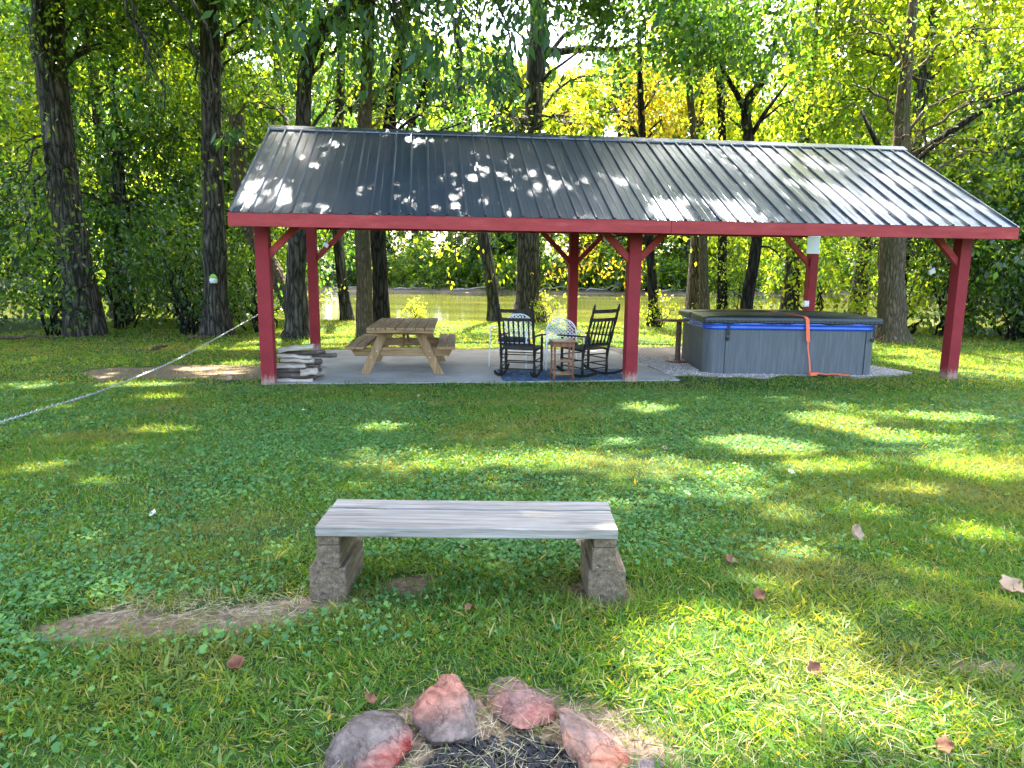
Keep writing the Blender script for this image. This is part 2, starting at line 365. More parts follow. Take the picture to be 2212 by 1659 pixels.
# river
def build_river():
    m, n, l, bs = new_mat('river_water')
    bs.inputs['Base Color'].default_value = (.09, .085, .025, 1); bs.inputs['Roughness'].default_value = .07
    bs.inputs['Specular IOR Level'].default_value = .6; bs.inputs['IOR'].default_value = 1.33
    f = noise(n, l, coords(n, l, (.9, 2.6, 1)), 1.6, 5, .6); bump(n, l, f, .3, .022, bs)
    f2 = noise(n, l, coords(n, l, (.08, .35, 1)), 1.0, 4); r = ramp(n, [(.35, (.045, .055, .012)), (.65, (.12, .125, .022))]); l.new(f2, r.inputs[0])  # olive water, greened so its colour carries part of the trees' reflection
    l.new(r.outputs[0], bs.inputs['Base Color'])
    o = MB(); o.add([(-300, 26.5, -1.25), (300, 26.5, -1.25), (300, 78, -1.25), (-300, 78, -1.25)], [(0, 1, 2, 3)])
    o = o.build('river', m); tag(o, kind='structure')
build_river()
# slab
def build_slab():
    m, n, l, bs = new_mat('concrete')
    v = coords(n, l); f = noise(n, l, v, 1.4, 8, .6); f2 = noise(n, l, v, 60, 4, .7)
    r = ramp(n, [(.3, (.20, .185, .16)), (.6, (.33, .31, .27)), (.8, (.42, .395, .35))]); l.new(f, r.inputs[0])
    r2 = ramp(n, [(.3, (.8, .8, .8)), (.7, (1.1, 1.1, 1.1))]); l.new(f2, r2.inputs[0])
    l.new(mixc(n, l, 1.0, r.outputs[0], r2.outputs[0], 'MULTIPLY'), bs.inputs['Base Color']); bs.inputs['Roughness'].default_value = .8
    bump(n, l, f2, .2, .003, bs)
    pts = []
    for a in np.linspace(0, 6.30, 22): pts.append(pv(a, -.05+.02*math.sin(a*5)))
    for b in np.linspace(.3, 4.3, 8): pts.append(pv(6.30+.02*math.sin(b*4), b))
    for a in np.linspace(6.1, 0, 10): pts.append(pv(a, 4.3))
    mb = MB(); mb.prism([(p.x, p.y) for p in pts], -.6, -.455); o = mb.build('patio_slab', m, bevel=.01); tag(o, kind='structure')
    # gravel bed sheet
    m2 = mat_noise('gravel', [(.25, (.10, .085, .07)), (.5, (.34, .29, .25)), (.75, (.52, .46, .40))], 55, (1, 1, 1), .95, 1, .03, 5)
    pts = []
    for a in np.linspace(6.32, 10.45, 30): pts.append(pv(a, .28+.14*math.sin(a*3.1)+.07*math.sin(a*7.7+1)))
    for b in np.linspace(.5, 4.6, 8): pts.append(pv(10.52+.2*math.sin(b*2.3), b))
    for a in np.linspace(10.0, 6.32, 6): pts.append(pv(a, 4.6))
    mb = MB(); mb.prism([(p.x, p.y) for p in pts], -.58, -.455); o = mb.build('gravel_bed', m2); tag(o, kind='structure')
    # pebbles
    n_ = 9000; a = rng.uniform(6.3, 10.6, n_); b = rng.uniform(.15, 3.0, n_)
    X = P0[0]+a*LX[0]+b*NX[0]; Y = P0[1]+a*LX[1]+b*NX[1]; k = in_gravel(X, Y); X, Y = X[k], Y[k]; n_ = len(X)
    s = rng.uniform(.008, .022, n_)
    base = np.array([(-1, -.6, 0), (.2, -1, 0), (1, .1, 0), (.1, 1, 0), (-.2, .1, .8)])
    tri = [(0, 1, 4), (1, 2, 4), (2, 3, 4), (3, 0, 4)]
    th = rng.uniform(0, 6.28, n_); c, sn = np.cos(th), np.sin(th)
    Vb = np.empty((n_, 5, 3))
    for i in range(5):
        Vb[:, i, 0] = X+(base[i, 0]*c-base[i, 1]*sn)*s; Vb[:, i, 1] = Y+(base[i, 0]*sn+base[i, 1]*c)*s; Vb[:, i, 2] = -.457+base[i, 2]*s
    V = Vb[:, np.array(tri).ravel(), :].reshape(-1, 3)
    me = fast_mesh('gravel', V, 3); m3, n3, l3, b3 = new_mat('pebble'); g = n3.new('ShaderNodeNewGeometry')
    r = ramp(n3, [(0, (.18, .15, .12)), (.5, (.38, .33, .28)), (1, (.62, .57, .52))]); l3.new(g.outputs['Random Per Island'], r.inputs[0]); l3.new(r.outputs[0], b3.inputs['Base Color'])
    b3.inputs['Roughness'].default_value = .9
    o = mobj('gravel', me, m3); tag(o, 'loose tan and grey gravel around the foot of the hot tub', 'gravel', kind='stuff')
build_slab()
# ------------------------------------------------------------------ roof
def build_pavilion():
    pav = empty('pavilion', pv(0, 0, ZG), YAW, 'long open pavilion with red posts and dark ribbed metal gable roof', 'pavilion')
    z0 = -ZG   # local frame: origin at front left post foot, x along, y back
    def L(z): return z-ZG
    PW = .19
    for (a, b) in ((0, 0), (B, 0), (2*B, 0), (0, W), (B, W), (2*B, W)):
        mb = MB(); mb.box((0, 0, (L(ZB)+.35)/2-.05), (PW, PW, L(ZB)+.44)); o = mb.build('post', MT['red'], pav, bevel=.006); o.location = (a, b, 0)
    for a, b, dirs in ((0, 0, (1,)), (B, 0, (-1, 1)), (2*B, 0, (-1,)), (0, W, (1,)), (B, W, (-1, 1)), (2*B, W, (-1,))):
        for d in dirs:
            mb = MB(); mb.bar((a+d*.06, b, L(ZB)-.40), (a+d*.72, b, L(ZB)+.27), .09, .10); mb.build('brace', MT['redb'], pav, bevel=.004)
    for b in (0, W):
        mb = MB(); mb.box((B-(OL-ORR)/2, b, L(ZB)+.355), (2*B+OL+ORR-.05, .10, .19)); mb.build('beam', MT['redb'], pav, bevel=.004)
    # roof geometry
    half = W/2; run = half+OF; ze = L(ZB)+FH; zr = L(ZR); x0, x1 = -OL, 2*B+ORR
    ang = math.atan2(zr-ze, run); slope = math.hypot(run, zr-ze)
    # fascia in two boards, front and back
    joint = 5.82
    for (yy, sgn) in ((-OF-.022, 1), (W+OFB+.022, -1)):
        dz = (OF-OFB)*math.tan(ang) if sgn < 0 else 0
        mb = MB(); mb.box(((x0+joint)/2-.001, yy, L(ZB)+dz+FH/2-.012), (joint-x0-.004, .04, FH+.02)); mb.build('fascia', MT['redb'], pav, bevel=.003)
        mb = MB(); mb.box(((x1+joint)/2+.001, yy+.001, L(ZB)+dz+FH/2-.013), (x1-joint-.004, .04, FH+.02)); mb.build('fascia', MT['redb'], pav, bevel=.003)
    # rakes
    for xx in (x0+.02, x1-.02):
        for s_ in (1, -1):
            ye = -OF if s_ == 1 else W+OFB; z_e = ze+(0 if s_ == 1 else (OF-OFB)*math.tan(ang))
            mb = MB(); mb.bar((xx, ye, z_e-.09), (xx, half, zr-.09), .035, .14); mb.build('rake_board', MT['redb'], pav)
    for k in range(19):
        xx = .02+k*(2*B)/18.0
        mb = MB()
        for ye, z_e in ((-OF+.03, ze), (W+OFB-.03, ze+(OF-OFB)*math.tan(ang))):
            mb.bar((xx, ye, z_e-.075), (xx, half, zr-.075), .04, .09)
        mb.box((xx+.045, half, L(ZB)+.36), (.038, W*.92, .12))
        mb.build('rafter', MT['redb'], pav)
    # roof material
    m, n, l, bs = new_mat('charcoal_roof_metal')
    f = noise(n, l, coords(n, l, (1, 1, 1)), 1.2, 7, .65); f2 = noise(n, l, coords(n, l, (5, .5, .5)), 3, 8, .7)
    r = ramp(n, [(.3, (.024, .040, .070)), (.7, (.040, .060, .096))]); l.new(f, r.inputs[0])
    r2 = ramp(n, [(.55, (0, 0, 0)), (.85, (.4, .4, .4))]); l.new(f2, r2.inputs[0])
    l.new(mixc(n, l, r2.outputs[0], r.outputs[0], (.12, .125, .13)), bs.inputs['Base Color'])
    rr = ramp(n, [(.3, (.36, .36, .36)), (.7, (.50, .50, .50))]); l.new(f2, rr.inputs[0]); l.new(rr.outputs[0], bs.inputs['Roughness'])
    bs.inputs['Specular IOR Level'].default_value = .8; bs.inputs['Metallic'].default_value = .3; bs.inputs['Coat Weight'].default_value = .6; bs.inputs['Coat Roughness'].default_value = .16
    f3 = noise(n, l, coords(n, l, (1, .5, .5)), 5, 3); bump(n, l, f3, .15, .006, bs)
    MT['roof'] = m
    pitch = .262; W_ = x1-x0; nr = int(W_/pitch)
    prof = []   # cross-section (x, height)
    k = 0; xx = x0
    while xx < x1-.05:
        prof += [(xx, 0), (xx+.006, 0)]
        prof += [(xx+.014, .030), (xx+.036, .030), (xx+.056, 0)]
        for q in (.150,):
            if xx+q+.02 < x1: prof += [(xx+q-.008, 0), (xx+q, .003), (xx+q+.014, .003), (xx+q+.024, 0)]
        xx += pitch
    prof = [p for p in prof if p[0] <= x1]; prof.append((x1, 0))
    for s_ in (1, -1):
        mb = MB(); nseg = 10; nn = len(prof)
        nrm = Vector((0, -math.sin(ang)*s_, math.cos(ang)))
        V = []
        for j in range(nseg+1):
            t = j/nseg
            yy = (-OF-.05)+(half-(-OF-.05))*t if s_ == 1 else (W+OFB+.05)+(half-(W+OFB+.05))*t
            zE = ze+.02+(0 if s_ == 1 else (OF-OFB)*math.tan(ang))-.05*math.tan(ang); zz = zE+(zr+.02-zE)*t
            jit = .0
            for x, h in prof: V.append(Vector((x, yy, zz))+nrm*(h+jit))
        top = len(V)
        V += [v-nrm*.004 for v in V]
        Fc = []
        for j in range(nseg):
            for i in range(nn-1):
                a = j*nn+i; q = (a, a+1, a+1+nn, a+nn)
                if s_ == -1: q = q[::-1]
                Fc.append(q); Fc.append(tuple(x+top for x in q[::-1]))
        for i in range(nn-1): Fc.append((i, top+i, top+i+1, i+1))
        for j in range(nseg): Fc.append((j*nn, (j+1)*nn, (j+1)*nn+top, j*nn+top)); Fc.append((j*nn+nn-1, j*nn+nn-1+top, (j+1)*nn+nn-1+top, (j+1)*nn+nn-1))
        mb.add(V, Fc); mb.build('roof_panel', m, pav)
    mb = MB()
    for s_ in (1, -1):
        yy = half-s_*.13; zz = zr+.055-.13*math.tan(ang)
        V = [(x0-.01, half, zr+.062), (x1+.01, half, zr+.062), (x1+.01, yy, zz), (x0-.01, yy, zz), (x1+.01, yy, zz-.02), (x0-.01, yy, zz-.02)]
        Fc = [(0, 3, 2, 1), (3, 5, 4, 2)] if s_ == 1 else [(0, 1, 2, 3), (3, 2, 4, 5)]
        mb.add(V, Fc)
    mb.build('ridge_cap', m, pav)
    # lamps and fittings of the pavilion
    def small(name, px, py, Y, size, mat, label, cat, rot=(0, 0, 0)):
        p = at(px, py, Y); mb = MB(); mb.box((0, 0, 0), size, rot); o = mb.build(name, mat, bevel=min(size)*.15); o.location = p
        return o
    # round bulkhead lamp under the header of the middle
    p = pv(B+.18, 2.3, ZB+.07)
    t = empty('ceiling_lamp', p, 0, 'round frosted white lamp under the roof near the middle back post', 'lamp')
    MB().lathe([(.085, .05), (.09, .02), (.085, -.01)], n=24).build('base', MT['plastic'], t, True)
    MB().lathe([(.082, -.01), (.088, -.05), (.07, -.09), (.03, -.11), (.003, -.113)], n=24).build('lamp_shade', MT['white'], t, True)
    # floodlights
    for (a, b, zz, lab, ry) in ((.30, W-.12, ZB-.10, 'small white floodlight clipped on the brace of the back left post', .6),
                                (2*B-.28, -.02+.3, ZB-.52, 'small white floodlight hanging beside the front right post', -.5)):
        q = pv(a, b, zz); t = empty('floodlight', q, YAW, lab, 'floodlight', 'floodlights on the pavilion')
        MB().box((0, 0, 0), (.11, .035, .085), (0.3, ry, 0)).build('housing', MT['plastic'], t, bevel=.008)
        MB().box((0, -.021, 0), (.085, .006, .06), (0.3, ry, 0)).build('lens', MT['paper'], t, bevel=.003)
        MB().bar((0, .01, .03), (0, .05, .12), .02, .012).build('bracket', MT['chain'], t)
    # sign sheet
    q = pv(2*B-.02, W-.15, ZB-.02)
    q = at(1757, 530, q.y)
    t = empty('notice_board', q, YAW, 'blank white notice sheet fixed to the back right red post', 'notice')
    MB().box((0, 0, 0), (.30, .012, .37)).build('sheet', MT['paper'], t, bevel=.002)
    MB().box((0, -.012, .19), (.30, .02, .02)).build('clip', MT['chain'], t, bevel=.003)
    q = at(1741, 656, pv(2*B, W-.15).y)
    t = empty('outlet_box', q, YAW, 'small grey outlet box on the back right post above the hot tub', 'outlet')
    MB().box((0, 0, 0), (.12, .06, .13)).build('box_body', MT['plastic'], t, bevel=.008)
    MB().box((0, -.034, .01), (.09, .01, .09)).build('cover', MT['white'], t, bevel=.004)
build_pavilion()
# ------------------------------------------------------------------ picnic table
def build_table():
    c = pv(2.08, 1.62, -.455)   # provisional, centre computed below
    Yn = 10.95; pL, pR = at(790, 716, Yn), at(939, 716, Yn)
    cx = (pL.x+pR.x)/2; ang = R(4.5)
    origin = Vector((cx, Yn, -.455)); t = empty('picnic_table', origin, ang, 'pale wooden picnic table with attached benches on the concrete slab', 'picnic table')
    TW, TL, TH = 1.07, 2.25, .775
    nb = 7; bw = TW/nb
    mb = MB()
    for i in range(nb):
        x = -TW/2+bw*(i+.5); l_ = TL+random.uniform(-.01, .01)
        mb.box((x, l_/2, TH-.019+random.uniform(-.002, .002)), (bw-.010, l_, .038))
    mb.build('tabletop', MT['pine'], t, bevel=.006)
    mb = MB()
    mb.box((0, .02, TH-.038-.022), (TW-.02, .038, .042)); mb.build('end_cleat', MT['pine_x'], t, bevel=.004)
    for sx in (-1, 1):
        mb = MB()
        for i in (0, 1): mb.box((sx*(.62+i*.15+.02)+.0, TL/2, .455), (.142, TL+.02, .038))
        mb.build('bench_seat', MT['pine'], t, bevel=.006)
    for yy in (.28, TL-.30):
        for sx in (-1, 1):
            mb = MB(); mb.bar((sx*.60, yy, -.0), (sx*.24, yy, TH-.045), .04, .135, (0, 1, 0)) if False else None
            mb = MB()
            a, b_ = Vector((sx*.60, yy, .0)), Vector((sx*.26, yy, TH-.05)); hw = .078
            P = [(a.x-hw, yy-.019, 0), (a.x+hw, yy-.019, 0), (b_.x+hw, yy-.019, b_.z), (b_.x-hw, yy-.019, b_.z)]
            V = P+[(x, y+.038, z) for x, y, z in P]
            mb.add(V, [(0, 1, 2, 3), (7, 6, 5, 4), (0, 4, 5, 1), (1, 5, 6, 2), (2, 6, 7, 3), (3, 7, 4, 0)]); o = mb.build('leg', MT['pine_z'], t, bevel=.004)
            for k in (.38, .52):
                bb = MB(); q = a.lerp(b_, k); bb.lathe([(.010, 0), (.010, .006), (.004, .009)], n=8)
                bb.v = [(q.x+x+(.02 if k > .5 else -.02), yy-.019-z, q.z+y) for x, y, z in bb.v]; bb.build('bolt', MT['chain'], o)
        s_ = .04 if yy < 1 else -.04
        mb = MB(); hh = .07; zc = .365
        P = [(-.83, yy+s_-.019, zc+hh), (-.76, yy+s_-.019, zc-hh), (.76, yy+s_-.019, zc-hh), (.83, yy+s_-.019, zc+hh)]
        V = P+[(x, y+.038, z) for x, y, z in P]
        mb.add(V, [(0, 1, 2, 3), (7, 6, 5, 4), (0, 4, 5, 1), (1, 5, 6, 2), (2, 6, 7, 3), (3, 7, 4, 0)]); mb.build('crossbeam', MT['pine_x'], t, bevel=.004)
        mb = MB(); mb.box((0, yy+s_*1.02, TH-.038-.05), (TW-.1, .036, .09)); mb.build('top_batten', MT['pine_x'], t, bevel=.004)
    mb = MB(); mb.bar((0, .35, .40), (0, TL/2-.1, TH-.06), .038, .085); mb.build('diagonal_brace', MT['pine_z'], t, bevel=.003)
    mb = MB(); mb.bar((0, TL-.35, .40), (0, TL/2+.1, TH-.06), .038, .085); mb.build('diagonal_brace', MT['pine_z'], t, bevel=.003)
build_table()
# ------------------------------------------------------------------ rocking chairs
def make_rocker(loc, rz, label, tilt=0):
    """local: faces +Y; back posts at y=-.0; origin on floor"""
    t = empty('rocking_chair', loc, rz, label, 'rocking chair', 'dark wooden rocking chairs on the blue rug')
    Wd = .27; SH = .43
    H = 1.17
    def back(z):   # y of the back post at height z : leans backwards above the seat
        return -.0-(.0 if z < .35 else (z-.35)*.30)-.02*0
    for sx in (-1, 1):
        pts = []; rad = []
        for i in range(15):
            z = .05+(H-.05)*i/14; pts.append((sx*(Wd+.0), back(z), z))
            rad.append(.022+.005*math.sin(i*1.9) if i < 13 else (.024 if i == 13 else .010))
        MB().tube(pts, rad, 10).build('back_post', MT['rocker'], t, True)
        pts = [(sx*(Wd+.03), .46, .04+(.62-.04)*i/9) for i in range(10)]; rad = [.020, .024, .019, .024, .026, .022, .026, .020, .024, .018]
        MB().tube(pts, rad, 10).build('front_leg', MT['rocker'], t, True)
        # rocker runner : arc
        mb = MB(); Rr = 1.15; pts = []
        for i in range(15):
            y = -.36+.95*i/14; z = .02+Rr-math.sqrt(Rr*Rr-(y-.13)**2); pts.append(Vector((sx*(Wd+.015), y, z)))
        for i in range(14): mb.bar(pts[i], pts[i+1]+(pts[i+1]-pts[i])*.08, .030, .045)
        mb.build('rocker_runner', MT['rocker'], t, bevel=.006)
        mb = MB(); a = Vector((sx*(Wd+.005), back(.66)+.0, .66)); b_ = Vector((sx*(Wd+.05), .53, .645)); m_ = a.lerp(b_, .6)
        mb.bar(a, m_, .055, .022); mb.bar(m_, b_, .085, .022); mb.build('armrest', MT['rocker'], t, bevel=.008)
        for k, z in enumerate((.15, .27)):
            MB().tube([(sx*(Wd+.01), back(z), z), (sx*(Wd+.03), .46, z+.01)], .010, 8).build('side_rung', MT['rocker'], t, True)
    for z, hh in ((1.06, .055), (.925, .05)):
        mb = MB(); n = 8
        for i in range(n):
            x0 = -Wd+2*Wd*i/n; x1 = -Wd+2*Wd*(i+1)/n; cv = lambda x: -.03*(1-(x/Wd)**2)
            mb.bar((x0, back(z)+cv(x0), z), (x1*1.0+.002, back(z)+cv(x1), z), .018, hh)
        mb.build('back_rail', MT['rocker'], t)
    MB().bar((-Wd, back(.52), .52), (Wd, back(.52), .52), .022, .05).build('back_rail', MT['rocker'], t, bevel=.004)
    for i in range(6):
        x = -Wd+2*Wd*(i+.9)/6.8
        pts = []; rad = []
        for k in range(9):
            z = .53+(.91-.53)*k/8; pts.append((x, back(z)-.012, z)); rad.append(.010+.007*abs(math.sin(k*1.15+.4)))
        MB().tube(pts, rad, 8).build('spindle', MT['rocker'], t, True)
    # seat: woven dark seat between rails
    mb = MB(); mb.bar((-Wd, .0, SH), (-Wd-.02, .47, SH+.02), .05, .03); mb.bar((Wd, .0, SH), (Wd+.02, .47, SH+.02), .05, .03)
    for i in range(11):
        y = -.0+.47*i/10; mb.box((0, y, SH+.012+.02*i/10), (2*Wd+.02, .036, .014))
    mb.build('seat', MT['rocker'], t, bevel=.003)
    for y, zz in ((0, .36), (0, .235), (0, .13), (.46, .34), (.46, .20)):
        MB().tube([(-Wd-.01, back(zz)+y, zz), (Wd+.01, back(zz)+y, zz)], .010, 8).build('rung', MT['rocker'], t, True)
    t.rotation_euler = (tilt, 0, rz)
    return t
pl = at(1118, 812, 10.98); pr = at(1297, 812, 11.0)
SL = -.447
make_rocker((pl.x, 11.0, SL), R(-13), 'dark wooden rocking chair left of the small brown stand, seen straight from behind')
make_rocker((1.33, 11.15, SL), R(38), 'dark wooden rocking chair beside the middle red post, turned to the left')
# ------------------------------------------------------------------ white lattice chairs
def make_lattice(loc, rz, label, cush, sc=1):
    t = empty('lattice_armchair', loc, rz, label, 'armchair', 'white lattice metal armchairs under the pavilion')
    # local: faces -Y (towards the camera), back at y=+.25
    wd = .27
    def arch(u):   # u 0..1 around back; returns x,z
        a = math.pi*u; return -wd*math.cos(a)*1.0, .52+.33*(math.sin(a)**.6)
    pts = []
    for i in range(25):
        x, z = arch(i/24); pts.append(Vector((x, .22+.05*(1-(x/wd)**2), z)))
    MB().tube([(-wd, .20, .40)]+pts+[(wd, .20, .40)], .011, 8).build('back_frame', MT['white'], t, True)
    mb = MB()
    # diagonal lattice clipped to arch
    for s_ in (1, -1):
        for c in np.arange(-.55, .56, .062):
            seg = []
            for q in np.linspace(-.6, .6, 61):
                x = q; z = .62+s_*(q-c)
                if abs(x) < wd*.99:
                    u = math.acos(max(-1, min(1, -x/wd)))/math.pi; zt = .52+.33*(math.sin(math.pi*u)**.6)
                    if .40 < z < zt: seg.append(Vector((x, .22+.05*(1-(x/wd)**2)+s_*.004, z)))
            if len(seg) > 1:
                for a, b_ in zip(seg[:-1:2], seg[2::2]): mb.bar(a, b_, .006, .017, (0, 1, 0)) if False else mb.tube([a, b_], .0075, 5, False)
    mb.build('lattice', MT['white'], t)
    for sx in (-1, 1):
        MB().tube([(sx*wd, .21, .42), (sx*(wd+.03), .30, 0)], .010, 8).build('leg', MT['white'], t, True)
        MB().tube([(sx*wd, .20, .66), (sx*(wd+.045), .05, .66), (sx*(wd+.05), -.18, .645), (sx*(wd+.05), -.22, .60), (sx*(wd+.05), -.23, .3), (sx*(wd+.06), -.24, 0)], .011, 8).build('arm_and_leg', MT['white'], t, True)
    mb = MB(); ring = [(wd*1.02*math.cos(a), .0+.24*math.sin(a), .41) for a in np.linspace(0, 2*math.pi, 25)]
    mb.tube(ring, .010, 6, False); mb.tube([(x, y, .30) for x, y, z in ring[12:25]], .008, 6); mb.build('seat_ring', MT['white'], t, True)
    MB().lathe([(.01, .40), (.2, .40), (.25, .425), (.255, .45), (.23, .475), (.12, .485), (.01, .486)], n=28).build('cushion', cush, t, True)
    t.scale = (sc, sc, sc); return t
p = at(1215, 781, 12.1); make_lattice((p.x, 12.05, -.455), R(6), 'white lattice metal armchair with teal cushion behind the small brown stand', MT['cushion'])
p = at(1108, 779, 12.3); make_lattice((p.x, 12.3, -.455), R(-22), 'white lattice metal armchair half hidden behind the left rocking chair', MT['cushiond'], 1.07)
# ------------------------------------------------------------------ plant stand
def build_stand():
    p = at(1214, 817, 10.72); t = empty('side_stand', (p.x, 10.78, SL), R(8), 'small brown wooden stand with two shelves between the rocking chairs', 'side table')
    w_, d_, h_ = .32, .30, .60
    for sx in (-1, 1):
        for sy in (-1, 1):
            pts = [(sx*(w_/2-.02+.012*(k/8-.5)**2*4), sy*(d_/2-.02), h_*k/8) for k in range(9)]
            MB().tube(pts, [.016, .017, .015, .014, .014, .015, .016, .017, .017], 8).build('leg', MT['brown'], t, True)
    MB().box((0, 0, h_+.012), (w_+.05, d_+.06, .026)).build('top', MT['brown_x'], t, bevel=.006)
    mb = MB()
    for s_ in (-1, 1):
        mb.box((0, s_*(d_/2-.02), h_-.04), (w_-.04, .016, .07)); mb.box((s_*(w_/2-.02), 0, h_-.041), (.016, d_-.04, .07))
    mb.build('apron', MT['brown'], t)
    for z in (.30, .10): MB().box((0, 0, z), (w_-.03, d_-.03, .018)).build('shelf', MT['brown_x'], t, bevel=.003)
build_stand()
# rug
def build_rug():
    m, n, l, bs = new_mat('blue_rug'); v = coords(n, l); f = noise(n, l, v, 9, 8, .7); r = ramp(n, [(.3, (.010, .022, .045)), (.52, (.03, .075, .14)), (.62, (.10, .19, .28)), (.75, (.28, .36, .42))]); l.new(f, r.inputs[0])
    l.new(r.outputs[0], bs.inputs['Base Color']); bs.inputs['Roughness'].default_value = .95
    f2 = noise(n, l, v, 160, 2); bump(n, l, f2, .5, .003, bs)
    A, Bq, C, D = [at(*q, 1) for q in ((1087, 823), (1348, 820), (1336, 797), (1073, 798))]
    pts = []
    for q in ((1087, 824), (1349, 820), (1338, 797), (1073, 798)):
        d = ray(*q); k = (-.455-CAMZ)/d[2]; pts.append((d[0]*k, d[1]*k))
    V = []; nn = 16
    P = [np.array(p) for p in pts]
    for j in range(nn+1):
        for i in range(nn+1):
            u, v_ = i/nn, j/nn; q = (P[0]*(1-u)+P[1]*u)*(1-v_)+(P[3]*(1-u)+P[2]*u)*v_; V.append((q[0], q[1], -.449+.004*math.sin(i*1.3)*math.sin(j*1.1)*0))
    mb = MB(); mb.add(V, [(j*(nn+1)+i, j*(nn+1)+i+1, (j+1)*(nn+1)+i+1, (j+1)*(nn+1)+i) for j in range(nn) for i in range(nn)])
    o = mb.build('rug', m); s_ = o.modifiers.new('s', 'SOLIDIFY'); s_.thickness = .005; s_.offset = -1
    tag(o, 'mottled blue outdoor rug under the rocking chairs', 'rug')
build_rug()
# ------------------------------------------------------------------ hot tub
def rrect(w_, d_, r, n=8):
    P = []
    for cx, cy, a0 in ((w_/2-r, -d_/2+r, -90), (w_/2-r, d_/2-r, 0), (-w_/2+r, d_/2-r, 90), (-w_/2+r, -d_/2+r, 180)):
        for i in range(n+1):
            a = R(a0+90*i/n); P.append((cx+r*math.cos(a), cy+r*math.sin(a)))
    return P
def build_tub():
    gx = gnd(1548, 808); zf = -.46
    d = ray(1575, 808); k = (zf-CAMZ)/d[2]; Yf = d[1]*k
    dl, dr = ray(1525, 808), ray(1884, 804); xl = dl[0]*Yf/dl[1]; xr = dr[0]*(Yf+.1)/dr[1]
    w_ = xr-xl; dpt = 2.0; ang = R(-1.5)
    cx = (xl+xr)/2; o0 = (cx, Yf+dpt/2, zf)
    t = empty('hot_tub', o0, ang, 'square grey hot tub with blue rim and closed dark cover', 'hot tub')
    H = .75
    m = mat_noise('grey_cabinet', [(.25, (.072, .078, .082)), (.5, (.098, .104, .108)), (.8, (.150, .156, .160))], 3, (7, 7, .5), .55, .25, .004, 7)
    mb = MB(); mb.prism(rrect(w_, dpt, .22), 0, H); mb.build('cabinet', m, t)
    # panel seams as thin proud trim strips
    for x in (-w_/2+.33, w_/2-.20):
        MB().box((x, -dpt/2-.003, H/2), (.010, .010, H-.01)).build('seam_trim', MT['black'], t)
    mb = MB()
    for i in range(14):
        y = -dpt/2+.3+i*(dpt-.6)/13; mb.box((-w_/2-.001, y, H/2), (.004, .006, H-.02))
    mb.build('side_groove', MT['black'], t)
    mblue = mat_noise('blue_acrylic', [(.3, (.010, .05, .30)), (.7, (.025, .10, .46))], 3, (1, 1, 4), .18, .0, spec=.6)
    mb = MB(); q = rrect(w_+.03, dpt+.03, .23); prof = [(0, H), (.012, H+.005), (.014, H+.045), (-.004, H+.055), (.018, H+.068), (.022, H+.115), (0, H+.13)]
    V = []; nn = len(q)
    for o_, z in prof:
        s1 = (w_+.03+2*o_)/(w_+.03); s2 = (dpt+.03+2*o_)/(dpt+.03)
        V += [(x*s1, y*s2, z) for x, y in q]
    Fc = [(j*nn+i, j*nn+(i+1) % nn, (j+1)*nn+(i+1) % nn, (j+1)*nn+i) for j in range(len(prof)-1) for i in range(nn)]
    Fc.append(tuple(range((len(prof)-1)*nn, len(prof)*nn))); mb.add(V, Fc); mb.build('shell_rim', mblue, t, True)
    mc = mat_noise('cover_vinyl', [(.3, (.014, .019, .020)), (.7, (.030, .037, .037))], 2.5, (1, 1, 1), .42, .35, .03, 6, spec=.5)
    for s_ in (-1, 1):   # front and back half of the folding cover
        mb = MB(); dd = dpt/2+.035; q = rrect(w_+.10, dd-.012, .05)
        cy = s_*(dd/2+.004)
        V = []; nn = len(q); zs = [(H+.112, 1.0), (H+.12, 1.004), (H+.16, 1.006), (H+.195, 1.0), (H+.21, .985), (H+.235, .6), (H+.24, .2)]
        for z, s1 in zs:
            for x, y in q:
                tilt = .022*(1-abs(y+cy)/dpt*2)*(1 if z > H+.18 else 0)
                wv = .010*math.sin(x*9+z*40)+.006*math.sin(x*23) if z < H+.165 else 0
                V.append((x*s1, cy+y*s1, z+tilt+wv*.5))
        Fc = [(j*nn+i, j*nn+(i+1) % nn, (j+1)*nn+(i+1) % nn, (j+1)*nn+i) for j in range(len(zs)-1) for i in range(nn)]
        Fc += [tuple(range(nn-1, -1, -1)), tuple(range((len(zs)-1)*nn, len(zs)*nn))]; mb.add(V, Fc); mb.build('cover', mc, t, True)
    # skirt flaps of the cover
    mb = MB(); 
    for i in range(40):
        x0 = -w_/2-.03+(w_+.06)*i/40; x1 = -w_/2-.03+(w_+.06)*(i+1)/40
        f_ = lambda x: H+.105+.008*math.sin(x*7)+.004*math.sin(x*19)
        g_ = lambda x: -dpt/2-.045-.006*math.sin(x*11)
        mb.add([(x0, g_(x0), f_(x0)), (x1, g_(x1), f_(x1)), (x1, -dpt/2-.046, H+.15), (x0, -dpt/2-.046, H+.15)], [(0, 1, 2, 3)])
    o = mb.build('cover_skirt', mc, t, True); s2 = o.modifiers.new('s', 'SOLIDIFY'); s2.thickness = .004
    for x in (-w_/2+.36, w_/2-.10):
        mb = MB(); mb.box((x, -dpt/2-.052, H-.005), (.04, .008, .18)); o = mb.build('latch_strap', MT['black'], t, bevel=.002)
        mb = MB(); mb.box((x, -dpt/2-.02, H-.145), (.055, .035, .05)); mb.lathe([(.022, -.014), (.022, .014)], (x, -dpt/2-.03, H-.17), 12); mb.build('buckle', MT['black'], o, bevel=.006)
    # orange ratchet strap over everything
    M_ = Matrix.Translation(o0) @ Matrix.Rotation(ang, 4, 'Z')
    xs = at(1737, 740, Yf); xl_ = (M_.inverted() @ Vector((xs.x, Yf, 0))).x
